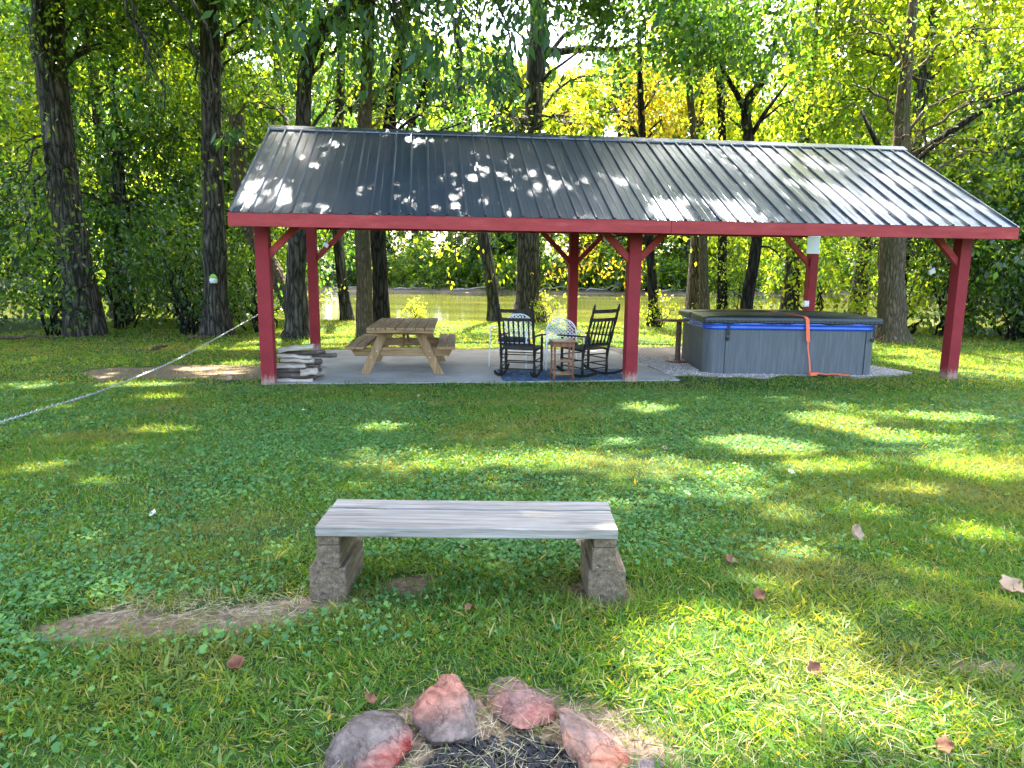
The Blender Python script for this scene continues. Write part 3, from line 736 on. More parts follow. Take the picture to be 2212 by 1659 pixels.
    path = [(xl_-.62, dpt/2+.05, H+.24), (xl_-.30, .02, H+.272), (xl_-.02, -dpt/2-.02, H+.228), (xl_, -dpt/2-.062, H+.19), (xl_+.015, -dpt/2-.070, H+.05), (xl_+.035, -dpt/2-.066, H-.17)]
    st = empty('tie_down_strap', M_ @ Vector(path[3]), 0, 'orange webbing strap over the hot tub cover, its tail lying on the gravel', 'strap')
    st.location = (0, 0, 0)
    def ribbon(pts, wd_, name, dirv=(1, 0, 0), parent=st):
        mb = MB(); V = []
        pts = [M_ @ Vector(p) for p in pts]
        for p in pts:
            V += [p-Vector(dirv)*wd_/2, p+Vector(dirv)*wd_/2]
        mb.add(V, [(2*i, 2*i+1, 2*i+3, 2*i+2) for i in range(len(pts)-1)]); o = mb.build(name, MT['strap'], parent); s_ = o.modifiers.new('s', 'SOLIDIFY'); s_.thickness = .004; s_.offset = 0
        return o
    fine = []
    for a, b_ in zip(path[:-1], path[1:]):
        for k in range(6): fine.append(Vector(a).lerp(Vector(b_), k/6))
    fine.append(Vector(path[-1])); ribbon(fine, .06, 'webbing')
    ribbon([Vector((xl_+.035, -dpt/2-.066, H-.15)), Vector((xl_+.05, -dpt/2-.055, H-.3)), Vector((xl_+.09, -dpt/2-.05, H-.5)), Vector((xl_+.115, -dpt/2-.06, .03))], .022, 'hanging_webbing')
    tail = []
    for i in range(22):
        u = i/21; tail.append(Vector((xl_+.10+.62*u, -dpt/2-.10-.02*math.sin(u*9)-.05*u, .028+.02*abs(math.sin(u*7))*(1-u*.5))))
    ribbon(tail, .05, 'tail_webbing', (0, 1, .25))
    mb = MB(); q = M_ @ Vector((xl_+.13, -dpt/2-.13, .035)); mb.box(q, (.12, .07, .05)); mb.box(q+Vector((.05, 0, .02)), (.10, .02, .02)); mb.build('ratchet', MT['strap'], st, bevel=.008)
    mb = MB(); q = M_ @ Vector((xl_+.035, -dpt/2-.075, H-.17)); mb.box(q, (.06, .02, .03)); mb.build('hook', MT['strap'], st, bevel=.004)
    sp0 = M_ @ Vector((xl_, -dpt/2-.06, .0)); st.location = sp0
    for ch in st.children: ch.location = -sp0
    return cx-w_/2, Yf
tubx, tuby = build_tub()
# bar table beside tub
def build_bar():
    d = ray(1463, 782); k = (-.46-CAMZ)/d[2]; q = Vector(d)*k; base = Vector((q.x, q.y, -.46))
    a = at(1414, 692, base.y-.05); zt = a.z
    t = empty('bar_table', base, R(2), 'narrow dark brown plank table on one round leg left of the hot tub', 'table')
    L0 = a.x-base.x; x1 = tubx-base.x-.02+.12
    mb = MB(); mb.box(((L0+x1)/2, -.08, zt+.46), (x1-L0, .14, .032)); mb.box(((L0+x1)/2+.02, .075, zt+.461), (x1-L0-.04, .14, .032)); mb.build('tabletop', MT['barwood'], t, bevel=.004)
    MB().lathe([(.062, 0), (.055, .02), (.05, .04), (.05, zt+.44)], n=14).build('leg', MT['barwood'], t, True)
    MB().lathe([(.21, 0), (.22, .01), (.22, .03), (.19, .04)], n=24).build('foot', MT['barwood'], t, True)
build_bar()
# ------------------------------------------------------------------ firewood
def make_log(kind, L, w_, h_):
    mb = MB(); n = 10
    rs = np.random.default_rng(int(L*1e4+w_*1e3))
    if kind == 'round': prof = [(math.cos(a)*w_/2, math.sin(a)*h_/2) for a in np.linspace(0, 2*math.pi, 13)[:-1]]
    else: prof = [(-w_/2, -h_*.35), (w_*.45, -h_/2), (w_/2, -h_*.1), (w_*.35, h_*.3), (w_*.05, h_/2), (-w_*.3, h_*.35)]
    prof = [(a*(1+.12*rs.standard_normal()*.5), b*(1+.1*rs.standard_normal()*.5)) for a, b in prof]
    V = []; m_ = len(prof)
    for i in range(n+1):
        x = -L/2+L*i/n; ox, oz = .006*math.sin(i*1.3+L*9), .006*math.cos(i*.9+L*5); s_ = 1+.05*rs.standard_normal()
        for y, z in prof: V.append((x+.01*rs.standard_normal()*(i in (0, n)), y*s_+ox, z*s_+oz))
    Fc = [(j*m_+i, j*m_+(i+1) % m_, (j+1)*m_+(i+1) % m_, (j+1)*m_+i) for j in range(n) for i in range(m_)]
    Fc += [tuple(range(m_-1, -1, -1)), tuple(range(n*m_, (n+1)*m_))]; mb.add(V, Fc); return mb
ordn = ['lowest', 'second lowest', 'third', 'fourth', 'fifth', 'sixth', 'seventh', 'top']
def build_logs():
    # (px centre, py centre, length m, w, h, kind, tilt, Y, label)
    rows = [(632, 823, .62, .11, .075, 'split', 0, 10.42, 'pale split log lying lowest of the firewood pile, on the slab edge'),
            (630, 811, .56, .10, .085, 'round', .0, 10.46, 'dark round barked log second from the bottom of the pile'),
            (625, 800, .50, .10, .07, 'round', .03, 10.5, 'brown barked log just under the pale middle log of the pile'),
            (668, 803, .26, .10, .10, 'split', .1, 10.42, 'short pale log end at the right of the firewood pile'),
            (622, 790, .54, .11, .075, 'split', .02, 10.48, 'pale split log in the lower middle of the pile'),
            (643, 779, .50, .11, .075, 'split', -.05, 10.46, 'tan split log under the grey-white one in the pile'),
            (636, 770, .50, .10, .06, 'split', -.08, 10.44, 'grey-white split log sloping down to the right, upper middle of the pile'),
            (655, 763, .66, .11, .07, 'round', .05, 10.55, 'long dark barked log poking out right under the top log'),
            (640, 752, .52, .12, .07, 'split', .10, 10.44, 'pale split log tilted on the very top of the firewood pile'),
            (640, 815, .60, .12, .10, 'round', 0, 10.62, 'rear log at the bottom of the firewood pile'),
            (648, 797, .62, .12, .10, 'round', .02, 10.64, 'rear log in the lower half of the firewood pile'),
            (650, 780, .62, .12, .09, 'round', -.03, 10.64, 'rear log in the upper half of the firewood pile'),
            (662, 806, .55, .12, .10, 'split', 0, 10.80, 'log of the second row, low behind the firewood pile'),
            (665, 789, .55, .12, .10, 'split', .03, 10.82, 'pale-ended log of the second row, behind the firewood pile'),
            (692, 768, .50, .08, .07, 'round', .02, 10.95, 'thin dark log sticking out right of the pile behind')]
    for px, py, L, w_, h_, kd, tl, Y, lab in rows:
        p = at(px, py, Y); kk = 'split' if kd == 'split' else 'round'
        o = make_log(kk, L, w_*.98, h_*1.05).build('firewood_log', MT['split'] if kd == 'split' else MT['logbark'], bevel=.004)
        o.location = p; o.rotation_euler = (random.uniform(-.3, .3), -tl, R(4)+random.uniform(-.06, .06))
        tag(o, lab, 'log', 'firewood logs stacked by the front left post')
build_logs()
# ------------------------------------------------------------------ plank bench
def build_bench():
    YF = 2.455; t = empty('plank_bench', (-.163, YF+.15, 0), 0, 'low bench of two weathered planks on stacked timber blocks', 'bench')
    def X(x): return x+.163
    def Y(y): return y-.15-YF
    zt = .305
    mb = MB(); xa, xb = X(-.722), X(.398); nn = 24
    # front plank with slight waviness at joint
    for (y0, y1, nm, dx) in ((YF, YF+.203, 'seat_plank', 0), (YF+.221, YF+.318, 'seat_plank', .004)):
        mb = MB(); V = []
        for i in range(nn+1):
            x = xa+dx+(xb-xa)*i/nn; wv = .003*math.sin(i*.9)+.002*math.sin(i*2.3); sag = -.002*math.sin(math.pi*i/nn)
            a = Y(y0)+(wv if dx else 0); b = Y(y1)+(0 if dx else wv*.8)
            V += [(x, a, zt-.038+sag), (x, b, zt-.038+sag), (x, b, zt+sag), (x, a, zt+sag)]
        Fc = []
        for i in range(nn):
            for k in range(4): k2 = (k+1) % 4; Fc.append((4*i+k, 4*(i+1)+k, 4*(i+1)+k2, 4*i+k2))
        Fc += [(0, 1, 2, 3), (4*nn+3, 4*nn+2, 4*nn+1, 4*nn)]
        mb.add(V, Fc); mb.build(nm, MT['bench'], t, bevel=.004)
    for k, (xl, xr, ul, ur) in enumerate(((-.762, -.622, -.728, -.640), (.297, .439, .3075, .3965))):
        for nm, cx_, cy_, cz_, sz in (('base_timber', (xl+xr)/2, 2.488+.155, .052, (xr-xl, .31, .156)), ('riser_block', (ul+ur)/2, 2.478+.145, .1775, (ur-ul, .29, .093)), ('spacer_board', (ul+ur)/2+.003, 2.474+.14, .245, (ur-ul-.004, .28, .040))):
            MB().box((0, 0, 0), sz).build(nm, MT['timber'], t, bevel=.006, loc=(X(cx_), Y(cy_), cz_))
        mb = MB()
        for (x, z, yy) in ((xl+.03, .075, 2.488), (xl+.085, .078, 2.488), (ul+.02, .148, 2.478), (ul+.065, .150, 2.478)):
            mb.box((X(x), Y(yy)-.002, z), (.007, .006, .004), (0, .5, 0))
        mb.build('nail', MT['chain'], t)
build_bench()
# ------------------------------------------------------------------ fire ring stones
def rock(outline, name, label, mat, seed, thick=.14, lift=0.0, lean=.35):
    """outline: picture points of the visible silhouette; turned into a real thick stone standing on the ground"""
    pys = [q[1] for q in outline]; ybot = max(pys); cxp = sum(q[0] for q in outline)/len(outline)
    g = gnd(cxp, min(ybot, 1690)); 
    pts = []
    d0 = np.array(ray(cxp, ybot)); 
    gp = gnd(cxp, ybot); Yb = gp.y
    top = min(pys)
    for (x, y) in outline:
        u = (ybot-y)/(ybot-top+1e-6)            # 0 bottom .. 1 top
        Yf = Yb+lean*u*thick*2.2+.01
        p = at(x, y, Yf); pts.append(p)
        c = at(cxp, (ybot+top)/2, Yf)
        q = p.lerp(c, .18)+Vector((0, thick*.75, -.02-.03*u)); pts.append(q)
        q = p.lerp(c, .45)+Vector((0, -thick*.22*(1-u*.3), .0)); pts.append(q)
        q = p.lerp(c, .5)+Vector((0, thick*1.0, -.05)); pts.append(q)
    bm = bmesh.new()
    for p in pts: bm.verts.new((p.x, p.y, p.z))
    bmesh.ops.convex_hull(bm, input=bm.verts)
    bmesh.ops.delete(bm, geom=[v for v in bm.verts if not v.link_faces], context='VERTS')
    bmesh.ops.triangulate(bm, faces=bm.faces)
    for _ in range(4): bmesh.ops.subdivide_edges(bm, edges=bm.edges, cuts=1, use_grid_fill=True)
    for _ in range(2): bmesh.ops.smooth_vert(bm, verts=bm.verts, factor=.5, use_axis_x=True, use_axis_y=True, use_axis_z=True)
    from mathutils import noise as nz
    bm.normal_update()
    for v in bm.verts:
        q = v.co*9+Vector((seed, 0, 0)); a = nz.fractal(q, 1.0, 2.0, 5)
        q2 = v.co*26+Vector((seed*2, 0, 0)); b = nz.fractal(q2, 1.0, 2.0, 4)
        q3 = v.co*15+Vector((0, seed, 0)); c3 = 1-abs(nz.noise(q3))*2
        cell = nz.cell(v.co*13+Vector((seed, a*.6, b*.3)))
        q4 = v.co*8+Vector((seed*3.1, 1, 2)); fac = nz.voronoi(q4)[0]
        v.co += v.normal*(a*.010+b*.004+(fac[1]-fac[0]-.3)*.024)
    c = Vector((0, 0, 0))
    for v in bm.verts: c += v.co
    c /= len(bm.verts)
    for v in bm.verts: v.co -= c
    me = bpy.data.meshes.new(name); bm.to_mesh(me); bm.free()
    o = mobj(name, me, mat, smooth=True); o.location = c
    return tag(o, label, 'stone', 'stones ringing the fire pit')
def mat_rock(name, grey, pink, red, split=None, scale=3.0, char=.0):
    m, n, l, bs = new_mat(name); v = coords(n, l); f = noise(n, l, v, 22, 10, .7); f1 = noise(n, l, v, scale, 6, .6, .3)
    fb = noise(n, l, coords(n, l, (1, 1.6, 2.4), (.3, .5, .2)), 7, 9, .68, .6)
    r = ramp(n, [(.36, red), (.5, pink), (.66, tuple(min(1, c*1.35) for c in pink))]); l.new(fb, r.inputs[0])
    rg = ramp(n, [(.3, tuple(c*.7 for c in grey)), (.7, tuple(c*1.25 for c in grey))]); l.new(f, rg.inputs[0])
    if split:
        sx = n.new('ShaderNodeVectorMath'); sx.operation = 'DOT_PRODUCT'; l.new(v, sx.inputs[0]); sx.inputs[1].default_value = split[0]
        ma = n.new('ShaderNodeMath'); ma.operation = 'MULTIPLY_ADD'; l.new(f1, ma.inputs[0]); ma.inputs[1].default_value = .10; l.new(sx.outputs['Value'], ma.inputs[2])
        rs = ramp(n, [(.5, (0, 0, 0)), (.54, (1, 1, 1))]); ma2 = n.new('ShaderNodeMath'); ma2.operation = 'ADD'; l.new(ma.outputs[0], ma2.inputs[0]); ma2.inputs[1].default_value = .5-.05+split[1]
        l.new(ma2.outputs[0], rs.inputs[0]); fac = rs.outputs[0]
    else:
        rs = ramp(n, [(.42, (0, 0, 0)), (.6, (1, 1, 1))]); l.new(f1, rs.inputs[0]); fac = rs.outputs[0]
    c = mixc(n, l, fac, rg.outputs[0], r.outputs[0])
    cr_ = noise(n, l, coords(n, l, (1, 1, 1)), 3.5, 6, .6, .4); rc = ramp(n, [(.488, (1, 1, 1)), (.5, (.55, .5, .5)), (.512, (1, 1, 1))]); l.new(cr_, rc.inputs[0])
    c = mixc(n, l, 1.0, c, rc.outputs[0], 'MULTIPLY')
    sp_ = ramp(n, [(.32, (.50, .48, .46)), (.5, (.95, .95, .95)), (.68, (1.35, 1.33, 1.3))]); l.new(noise(n, l, v, 34, 8, .8), sp_.inputs[0]); c = mixc(n, l, 1.0, c, sp_.outputs[0], 'MULTIPLY')
    lg = ramp(n, [(.35, (.62, .6, .58)), (.6, (1.1, 1.1, 1.1))]); l.new(noise(n, l, v, 8, 5, .6), lg.inputs[0]); c = mixc(n, l, 1.0, c, lg.outputs[0], 'MULTIPLY')
    if char:
        fc = noise(n, l, v, 9, 6, .6); rr = ramp(n, [(char, (0, 0, 0)), (char+.06, (1, 1, 1))]); l.new(fc, rr.inputs[0]); c = mixc(n, l, rr.outputs[0], c, (.02, .02, .022))
    l.new(c, bs.inputs['Base Color']); bs.inputs['Roughness'].default_value = .85; bs.inputs['Specular IOR Level'].default_value = .25
    bump(n, l, f, 1, .018, bs); return m
def build_rocks():
    mA = mat_rock('stone_grey_red', (.17, .135, .115), (.30, .12, .09), (.22, .02, .012), ((.45, -.25, -.75), .0))
    mB = mat_rock('stone_pink_grey', (.18, .135, .11), (.36, .155, .105), (.30, .07, .045), ((-.25, .2, .9), -.005))
    mC = mat_rock('stone_rose', (.20, .135, .12), (.33, .15, .115), (.26, .08, .055), None, 3, .63)
    mD = mat_rock('stone_orange', (.28, .19, .15), (.38, .18, .11), (.32, .06, .03), None, 5)
    mE = mat_rock('stone_dull', (.20, .16, .155), (.26, .17, .15), (.22, .12, .11), None)
    Z = lambda L: [(662+x*.352, 1386.6+y*.352) for x, y in L]
    rock(Z([(100, 760), (120, 660), (150, 600), (230, 510), (320, 462), (430, 455), (520, 475), (580, 515), (630, 580), (655, 650), (640, 700), (560, 760), (400, 850), (230, 860)]), 'fire_ring_stone', 'grey stone with a deep red face at the left of the fire ring', mA, 1, .16)
    rock(Z([(645, 400), (690, 320), (750, 265), (830, 210), (880, 200), (915, 215), (950, 290), (1000, 360), (1020, 430), (1050, 490), (1090, 590), (1030, 640), (900, 672), (760, 655), (680, 590), (640, 500)]), 'fire_ring_stone', 'tall stone, pink above and grey below, second from left in the fire ring', mB, 2, .15, lean=.5)
    rock(Z([(1065, 300), (1110, 250), (1180, 225), (1260, 210), (1340, 225), (1420, 280), (1490, 350), (1540, 420), (1525, 490), (1440, 560), (1330, 575), (1200, 510), (1110, 430), (1070, 370)]), 'fire_ring_stone', 'broad rose stone with black char marks at the back of the fire ring', mC, 3, .13, lean=.9)
    rock(Z([(1545, 430), (1575, 415), (1640, 460), (1760, 530), (1900, 610), (1990, 690), (2020, 760), (1900, 850), (1700, 850), (1610, 760), (1570, 640), (1550, 520)]), 'fire_ring_stone', 'pointed orange and red veined stone at the right of the fire ring', mD, 4, .15, lean=.45)
    rock(Z([(1860, 790), (1960, 742), (2080, 722), (2200, 740), (2290, 800), (2250, 900), (2000, 930), (1880, 880)]), 'fire_ring_stone', 'dull grey stone cut by the bottom edge, right of the orange stone', mE, 5, .12)
    rock(Z([(40, 800), (80, 765), (130, 760), (170, 790), (180, 850), (110, 880), (50, 860)]), 'fire_ring_stone', 'small tan stone at the bottom edge below the grey and red stone', mD, 6, .07)
    # charcoal
    m = mat_noise('charcoal', [(.3, (.008, .008, .008)), (.7, (.035, .034, .033))], 40, rough=.7, bstr=.5, spec=.25)
    n_ = 620; th = rng.uniform(0, 6.28, n_); rr = np.sqrt(rng.uniform(0, 1, n_)); cxy = gnd(1095, 1665)
    X = cxy.x+rr*np.cos(th)*.20; Y = cxy.y+rr*np.sin(th)*.13-.03; s = rng.uniform(.004, .014, n_)
    mb = MB()
    for i in range(n_):
        mb.box((X[i], Y[i], float(gz(0, Y[i]))+s[i]*.4+.004), (s[i]*1.6, s[i]*1.2, s[i]), (random.random()*3, random.random()*3, random.random()*3))
    o = mb.build('charcoal', m); tag(o, 'black charcoal crumbs inside the fire ring', 'charcoal', kind='stuff')
build_rocks()
# ------------------------------------------------------------------ leaf shapes
def kites(P, A, Nn, L, Wd, droop=.12, mid=.42):
    """P base, A axis (unit), Nn normal (unit), L length, Wd width -> (n*4,3)"""
    Bv = np.cross(A, Nn); Bv /= (np.linalg.norm(Bv, axis=1, keepdims=True)+1e-9)
    L = L[:, None]; Wd = Wd[:, None]
    V = np.empty((len(P), 4, 3)); m = P+A*L*mid
    V[:, 0] = P; V[:, 1] = m+Bv*Wd*.5-Nn*Wd*droop; V[:, 2] = P+A*L-Nn*L*droop; V[:, 3] = m-Bv*Wd*.5-Nn*Wd*droop
    return V.reshape(-1, 3)
def unit(v): return v/(np.linalg.norm(v, axis=1, keepdims=True)+1e-9)
def rdir(n, r=None):
    v = (r or rng).standard_normal((n, 3)); return unit(v)
# ------------------------------------------------------------------ grass
def hidden_zone(x, y):
    k = in_slab(x, y) | in_gravel(x, y)
    a, b = to_pv(x, y)
    return k
def build_grass():
    VV = []; IV = []
    bands = [(1.15, 3.6, 14500, .036, .0047), (3.6, 6.2, 7000, .040, .0062), (6.2, 10, 2500, .050, .0095), (10, 16, 900, .058, .014), (16, 27.5, 300, .075, .022)]
    for y0, y1, den, hh, ww in bands:
        xm = y1*.80+3.0; n_ = int(den*2*xm*(y1-y0)); y = rng.uniform(y0, y1, n_); x = rng.uniform(-xm, xm, n_)
        if y0 >= 16: keep = (x > -13) & (x < 14)
        else: keep = (np.abs(x) < y*.78+.5) | ((np.abs(x) < y*.78+2.8) & (rng.random(len(x)) < .4))
        x, y = x[keep], y[keep]
        bare = dirt(x, y); path = in_path(x, y); z_ = hidden_zone(x, y)
        fl = (np.random.default_rng(3).random(len(x)))
        cl = vnoise(x, y, 2.2, 5); cl2 = vnoise(x, y, 7, 8)
        keep = (~z_) & (fl > bare*.97) & (~(path & (fl < .93))) & (fl > .25*(cl2 < .3))
        a, b = to_pv(x, y)
        x, y, cl, cl2 = x[keep], y[keep], cl[keep], cl2[keep]; n_ = len(x)
        h = hh*rng.uniform(.45, 1.35, n_)*(.7+.7*cl2); 
        # longer tufts beside bench legs and edges
        for ex, ey in ((.37, 2.44), (-.69, 2.44), (.2, 2.46), (.5, 2.5)):
            h *= 1+.9*np.exp(-((x-ex)**2+(y-ey)**2)/.006)
        cw = vnoise(x, y, 5, 31)*6.3; A = unit(np.stack([rng.normal(0, .85, n_)+.4*np.cos(cw), rng.normal(0, .85, n_)+.4*np.sin(cw), np.abs(rng.normal(.62, .32, n_))+.05], 1))
        Nn = unit(np.cross(A, rdir(n_)))
        P = np.stack([x, y, gz(x, y)-.004], 1)
        VV.append(kites(P, A, Nn, h, ww*rng.uniform(.6, 1.3, n_), .16, .45))
        # broad-leaved weeds and coarse tufts
        if y0 < 10:
            k_ = int((90 if y0 < 3.6 else 45 if y0 < 6 else 18)*2*xm*(y1-y0)); wx = rng.uniform(-xm, xm, k_); wy = rng.uniform(y0, y1, k_)
            kp = (~hidden_zone(wx, wy)) & (dirt(wx, wy) < .4) & (vnoise(wx, wy, 3, 77) > .42); wx, wy = np.repeat(wx[kp], 8), np.repeat(wy[kp], 8); k_ = len(wx)
            wx = wx+rng.normal(0, .012, k_); wy = wy+rng.normal(0, .012, k_)
            Aw = unit(np.stack([rng.normal(0, 1, k_), rng.normal(0, 1, k_), np.abs(rng.normal(.55, .3, k_))], 1)); Nw = unit(np.array([[0, 0, 1.0]])-Aw*Aw[:, 2:3])
            VV.append(kites(np.stack([wx, wy, gz(wx, wy)], 1), Aw, Nw, rng.uniform(.04, .085, k_), rng.uniform(.006, .013, k_), .2, .5))
        # ground ivy
        m_ = int(den*.72*2*xm*(y1-y0)*.62 if y0 < 10 else 0); 
        if m_:
            x = rng.uniform(-xm, xm, m_); y = rng.uniform(y0, y1, m_)
            msk = vnoise(x, y, .55, 11)*.6+vnoise(x, y, 1.7, 12)*.4
            right = np.clip((x-.3)*.22, 0, .4)*(y < 5.5)
            keep = ((np.abs(x) < y*.78+.5) | (rng.random(m_) < .4)) & (msk+rng.normal(0, .13, m_) > .50+right+.14*(x > -.9)*(y < 2.9)+.16*(y < 2.1)) & (~hidden_zone(x, y)) & (~in_path(x, y)) & (dirt(x, y) < .35)
            x, y = x[keep], y[keep]; k_ = len(x)
            Nn = unit(np.stack([rng.normal(0, .45, k_), rng.normal(0, .45, k_), np.ones(k_)], 1)); Nn[:, 1] -= .12; Nn = unit(Nn)
            A = unit(np.cross(Nn, rdir(k_))); s = np.minimum(rng.lognormal(math.log(.0078 if y0 < 3 else .0092), .32, k_), .016)*(1 if y0 < 6 else 1.25)
            Bv = np.cross(A, Nn); P = np.stack([x, y, gz(x, y)+rng.uniform(.012, .04, k_)], 1)
            V = np.empty((k_, 6, 3))
            for i, (u, v_) in enumerate(((-.45, 0), (-.9, .75), (.1, 1.0), (.95, 0), (.1, -1.0), (-.9, -.75))):
                V[:, i] = P+A*(u*s)[:, None]+Bv*(v_*s)[:, None]
            IV.append(V.reshape(-1, 3))
    me = fast_mesh('grass', np.concatenate(VV), 4); o = mobj('grass', me, MT['grass']); tag(o, 'mown green lawn grass with straw blades across the yard', 'grass', kind='stuff')
    me = fast_mesh('ground_ivy', np.concatenate(IV), 6); o = mobj('ground_ivy', me, MT['ivy']); tag(o, 'round-leaved ground ivy spreading through the lawn', 'ground ivy', kind='stuff')
    # straw wisps near the fire ring and the dirt strip
    n_ = 1500; c1 = gnd(1090, 1640); x = np.concatenate([rng.normal(c1.x, .28, n_), rng.uniform(-1.45, -.75, 700)]); y = np.concatenate([rng.normal(c1.y, .14, n_), rng.normal(2.38, .07, 700)])
    q = np.concatenate([rng.normal(1.9, .55, 1500)]); x = np.concatenate([x, q*.55]); y = np.concatenate([y, rng.uniform(1.2, 2.1, 1500)])
    k_ = len(x); A = unit(np.stack([rng.normal(0, 1, k_), rng.normal(0, 1, k_), rng.normal(.15, .15, k_)], 1)); Nn = unit(np.cross(A, rdir(k_)))
    me = fast_mesh('dry_straw', kites(np.stack([x, y, gz(x, y)+rng.uniform(.004, .02, k_)], 1), A, Nn, rng.uniform(.03, .09, k_), np.full(k_, .0013), .1), 4)
    o = mobj('dry_straw', me, MT['rope']); tag(o, 'dry straw wisps scattered around the fire ring and bare soil', 'straw', kind='stuff')
build_grass()
# ------------------------------------------------------------------ fallen leaves
def fallen(px, py, size, curl, col, label, rz=0, stand=.3, tone='leaf_dry'):
    p = gnd(px, py); mb = MB(); n = 8
    out = []
    V = []; 
    for i in range(n+1):
        u = i/n; wd = math.sin(math.pi*min(1, u*1.05))**.7*.5*(1+.25*math.sin(u*14))+.02
        for j in range(5):
            v = (j-2)/2; V.append(((u-.5)*size, v*wd*size, curl*size*(v*v*.6+.5*(u-.5)**2)+.012*math.sin(u*9+v*3)*size))
    Fc = [(i*5+j, i*5+j+1, (i+1)*5+j+1, (i+1)*5+j) for i in range(n) for j in range(4)]
    mb.add(V, Fc); mb.tube([(-.5*size, 0, curl*size*.12), (-.72*size, .03*size, curl*size*.3)], size*.012, 5)
    o = mb.build('fallen_leaf', col, smooth=True); s_ = o.modifiers.new('s', 'SOLIDIFY'); s_.thickness = .0012
    o.location = p+Vector((0, 0, .018+size*stand*.3)); o.rotation_euler = (stand, -stand*.8, rz)
    return tag(o, label, 'leaf', 'dry leaves fallen on the lawn')
mt1 = mat_noise('dry_leaf_tan', [(.3, (.26, .155, .085)), (.7, (.42, .29, .18))], 30, rough=.8, bstr=.2, bdist=.002)
mt2 = mat_noise('dry_leaf_rust', [(.3, (.10, .040, .020)), (.7, (.22, .10, .05))], 30, rough=.8, bstr=.2, bdist=.002)
mt3 = mat_noise('dry_leaf_pale', [(.3, (.50, .46, .32)), (.7, (.70, .66, .50))], 30, rough=.8, bstr=.2, bdist=.002)
for a in ((1842, 1170, .085, .5, mt1, 'large curled tan leaf standing in the grass right of the bench', 1.2, .9),
          (2182, 1283, .085, .4, mt1, 'flat tan leaf by the right edge of the photo', .2, .35),
          (1757, 1462, .045, .3, mt2, 'rust-red leaf in the sunlit grass at lower right', .3, .7),
          (515, 1462, .05, .9, mt2, 'rolled brown leaf in the grass below the bare soil strip', .5, .3),
          (332, 1120, .045, .3, mt3, 'pale cream leaf in the ground ivy left of the bench', -.2, .5),
          (1252, 1188, .045, .4, mt1, 'tan leaf leaning against the right leg of the bench', .5, .6),
          (1012, 1327, .03, .3, mt2, 'small tan leaf in the grass in front of the bench middle', .1, .4),
          (800, 1530, .035, .4, mt2, 'small brown leaf behind the left fire ring stone', 1.5, .5),
          (1578, 1222, .05, .3, mt2, 'dull brown leaf in shaded grass between bench and tan leaf', .7, .4),
          (1640, 1300, .05, .4, mt2, 'dark brown leaf right of the bench foot', .1, .5),
          (2040, 1640, .045, .4, mt2, 'brown leaf at the bottom edge in the sunny grass', -.4, .4),
          (1000, 1190, .03, .3, mt3, 'pale fleck of a leaf behind the bench seat', 0, .3),
          (655, 893, .05, .3, mt3, 'white-looking leaf on the lawn before the firewood pile', 0, .5),
          (905, 860, .05, .3, mt1, 'tan leaf on the lawn in front of the picnic table', .4, .5),
          (1435, 975, .045, .3, mt1, 'tan leaf midway between the bench and the middle post', .4, .4),
          (1483, 1075, .04, .3, mt3, 'pale leaf in the ivy behind the right end of the bench', 1.4, .5),
          (1708, 1028, .045, .3, mt3, 'pale leaf in the middle of the right lawn', .8, .5),
          (497, 825, .12, .5, mt1, 'large orange-tan leaf on the dirt path left of the pavilion', .5, .4),
          (570, 790, .12, .5, mt2, 'rusty leaf behind the front left post', 1.5, .5)):
    fallen(*a)
# ------------------------------------------------------------------ sunlit patches: gaps in the canopy above these places
def gpatch(px, py, rx, ry):
    p = gnd(px, py); e = gnd(px+rx, py); f1, f2 = gnd(px, py-ry), gnd(px, py+ry)
    return (p.x, (f1.y+f2.y)/2, abs(e.x-p.x), max(.05, abs(f1.y-f2.y)/2))
GP = [gpatch(*q) for q in ((1640, 1420, 250, 110), (1900, 1560, 330, 80), (1560, 1560, 240, 110), (2120, 1600, 150, 70), (1440, 1370, 110, 40), (1700, 1200, 90, 22), (1660, 1265, 60, 25),
      (1960, 1330, 60, 18), (2130, 1300, 60, 16),
      (1800, 912, 80, 17), (1640, 968, 105, 18), (1950, 945, 120, 14), (2110, 1015, 110, 20), (1890, 1105, 60, 20), (2120, 1160, 90, 20), (1200, 1008, 42, 14), (1400, 885, 60, 10), (820, 927, 55, 10),
      (1700, 1120, 55, 15), (1520, 1130, 30, 12), (1660, 860, 60, 6), (1500, 860, 50, 5), (1780, 1010, 90, 14), (1560, 1030, 60, 10), (1980, 1060, 80, 14), (2050, 905, 90, 9), (1330, 960, 50, 9), (1980, 1240, 60, 14), (1780, 1330, 70, 20), (1300, 1400, 60, 14), (350, 930, 60, 7), (80, 1010, 60, 9),
      (2100, 770, 150, 12), (2020, 785, 80, 8), (60, 835, 60, 10), (300, 832, 80, 9), (235, 812, 40, 5), (330, 858, 50, 6), (210, 1042, 50, 10), (185, 1180, 50, 15), (240, 1352, 60, 15), (560, 1348, 60, 12),
      (150, 1290, 110, 22), (590, 1190, 45, 12), (570, 862, 18, 4), (500, 861, 20, 4), (120, 882, 30, 5), (430, 796, 50, 5), (520, 785, 40, 4), (690, 1290, 40, 8), (350, 1400, 60, 14), (1330, 1100, 30, 10),
      (480, 1480, 50, 12), (1290, 1135, 22, 10))]
def rpatch(px, py, rx, ry):
    """patch on the roof's front slope"""
    d = ray(px, py); n = np.array([-NX[0]*SLP[0], -NX[1]*SLP[0], SLP[1]]); e = np.array(pv(0, -OF, ZB+FH+.03))
    k = ((e-np.array([0, 0, CAMZ])) @ n)/(d @ n); P = np.array([0, 0, CAMZ])+d*k
    return (P[0], P[1], rx*P[1]/F, ry*P[1]/F*1.9)
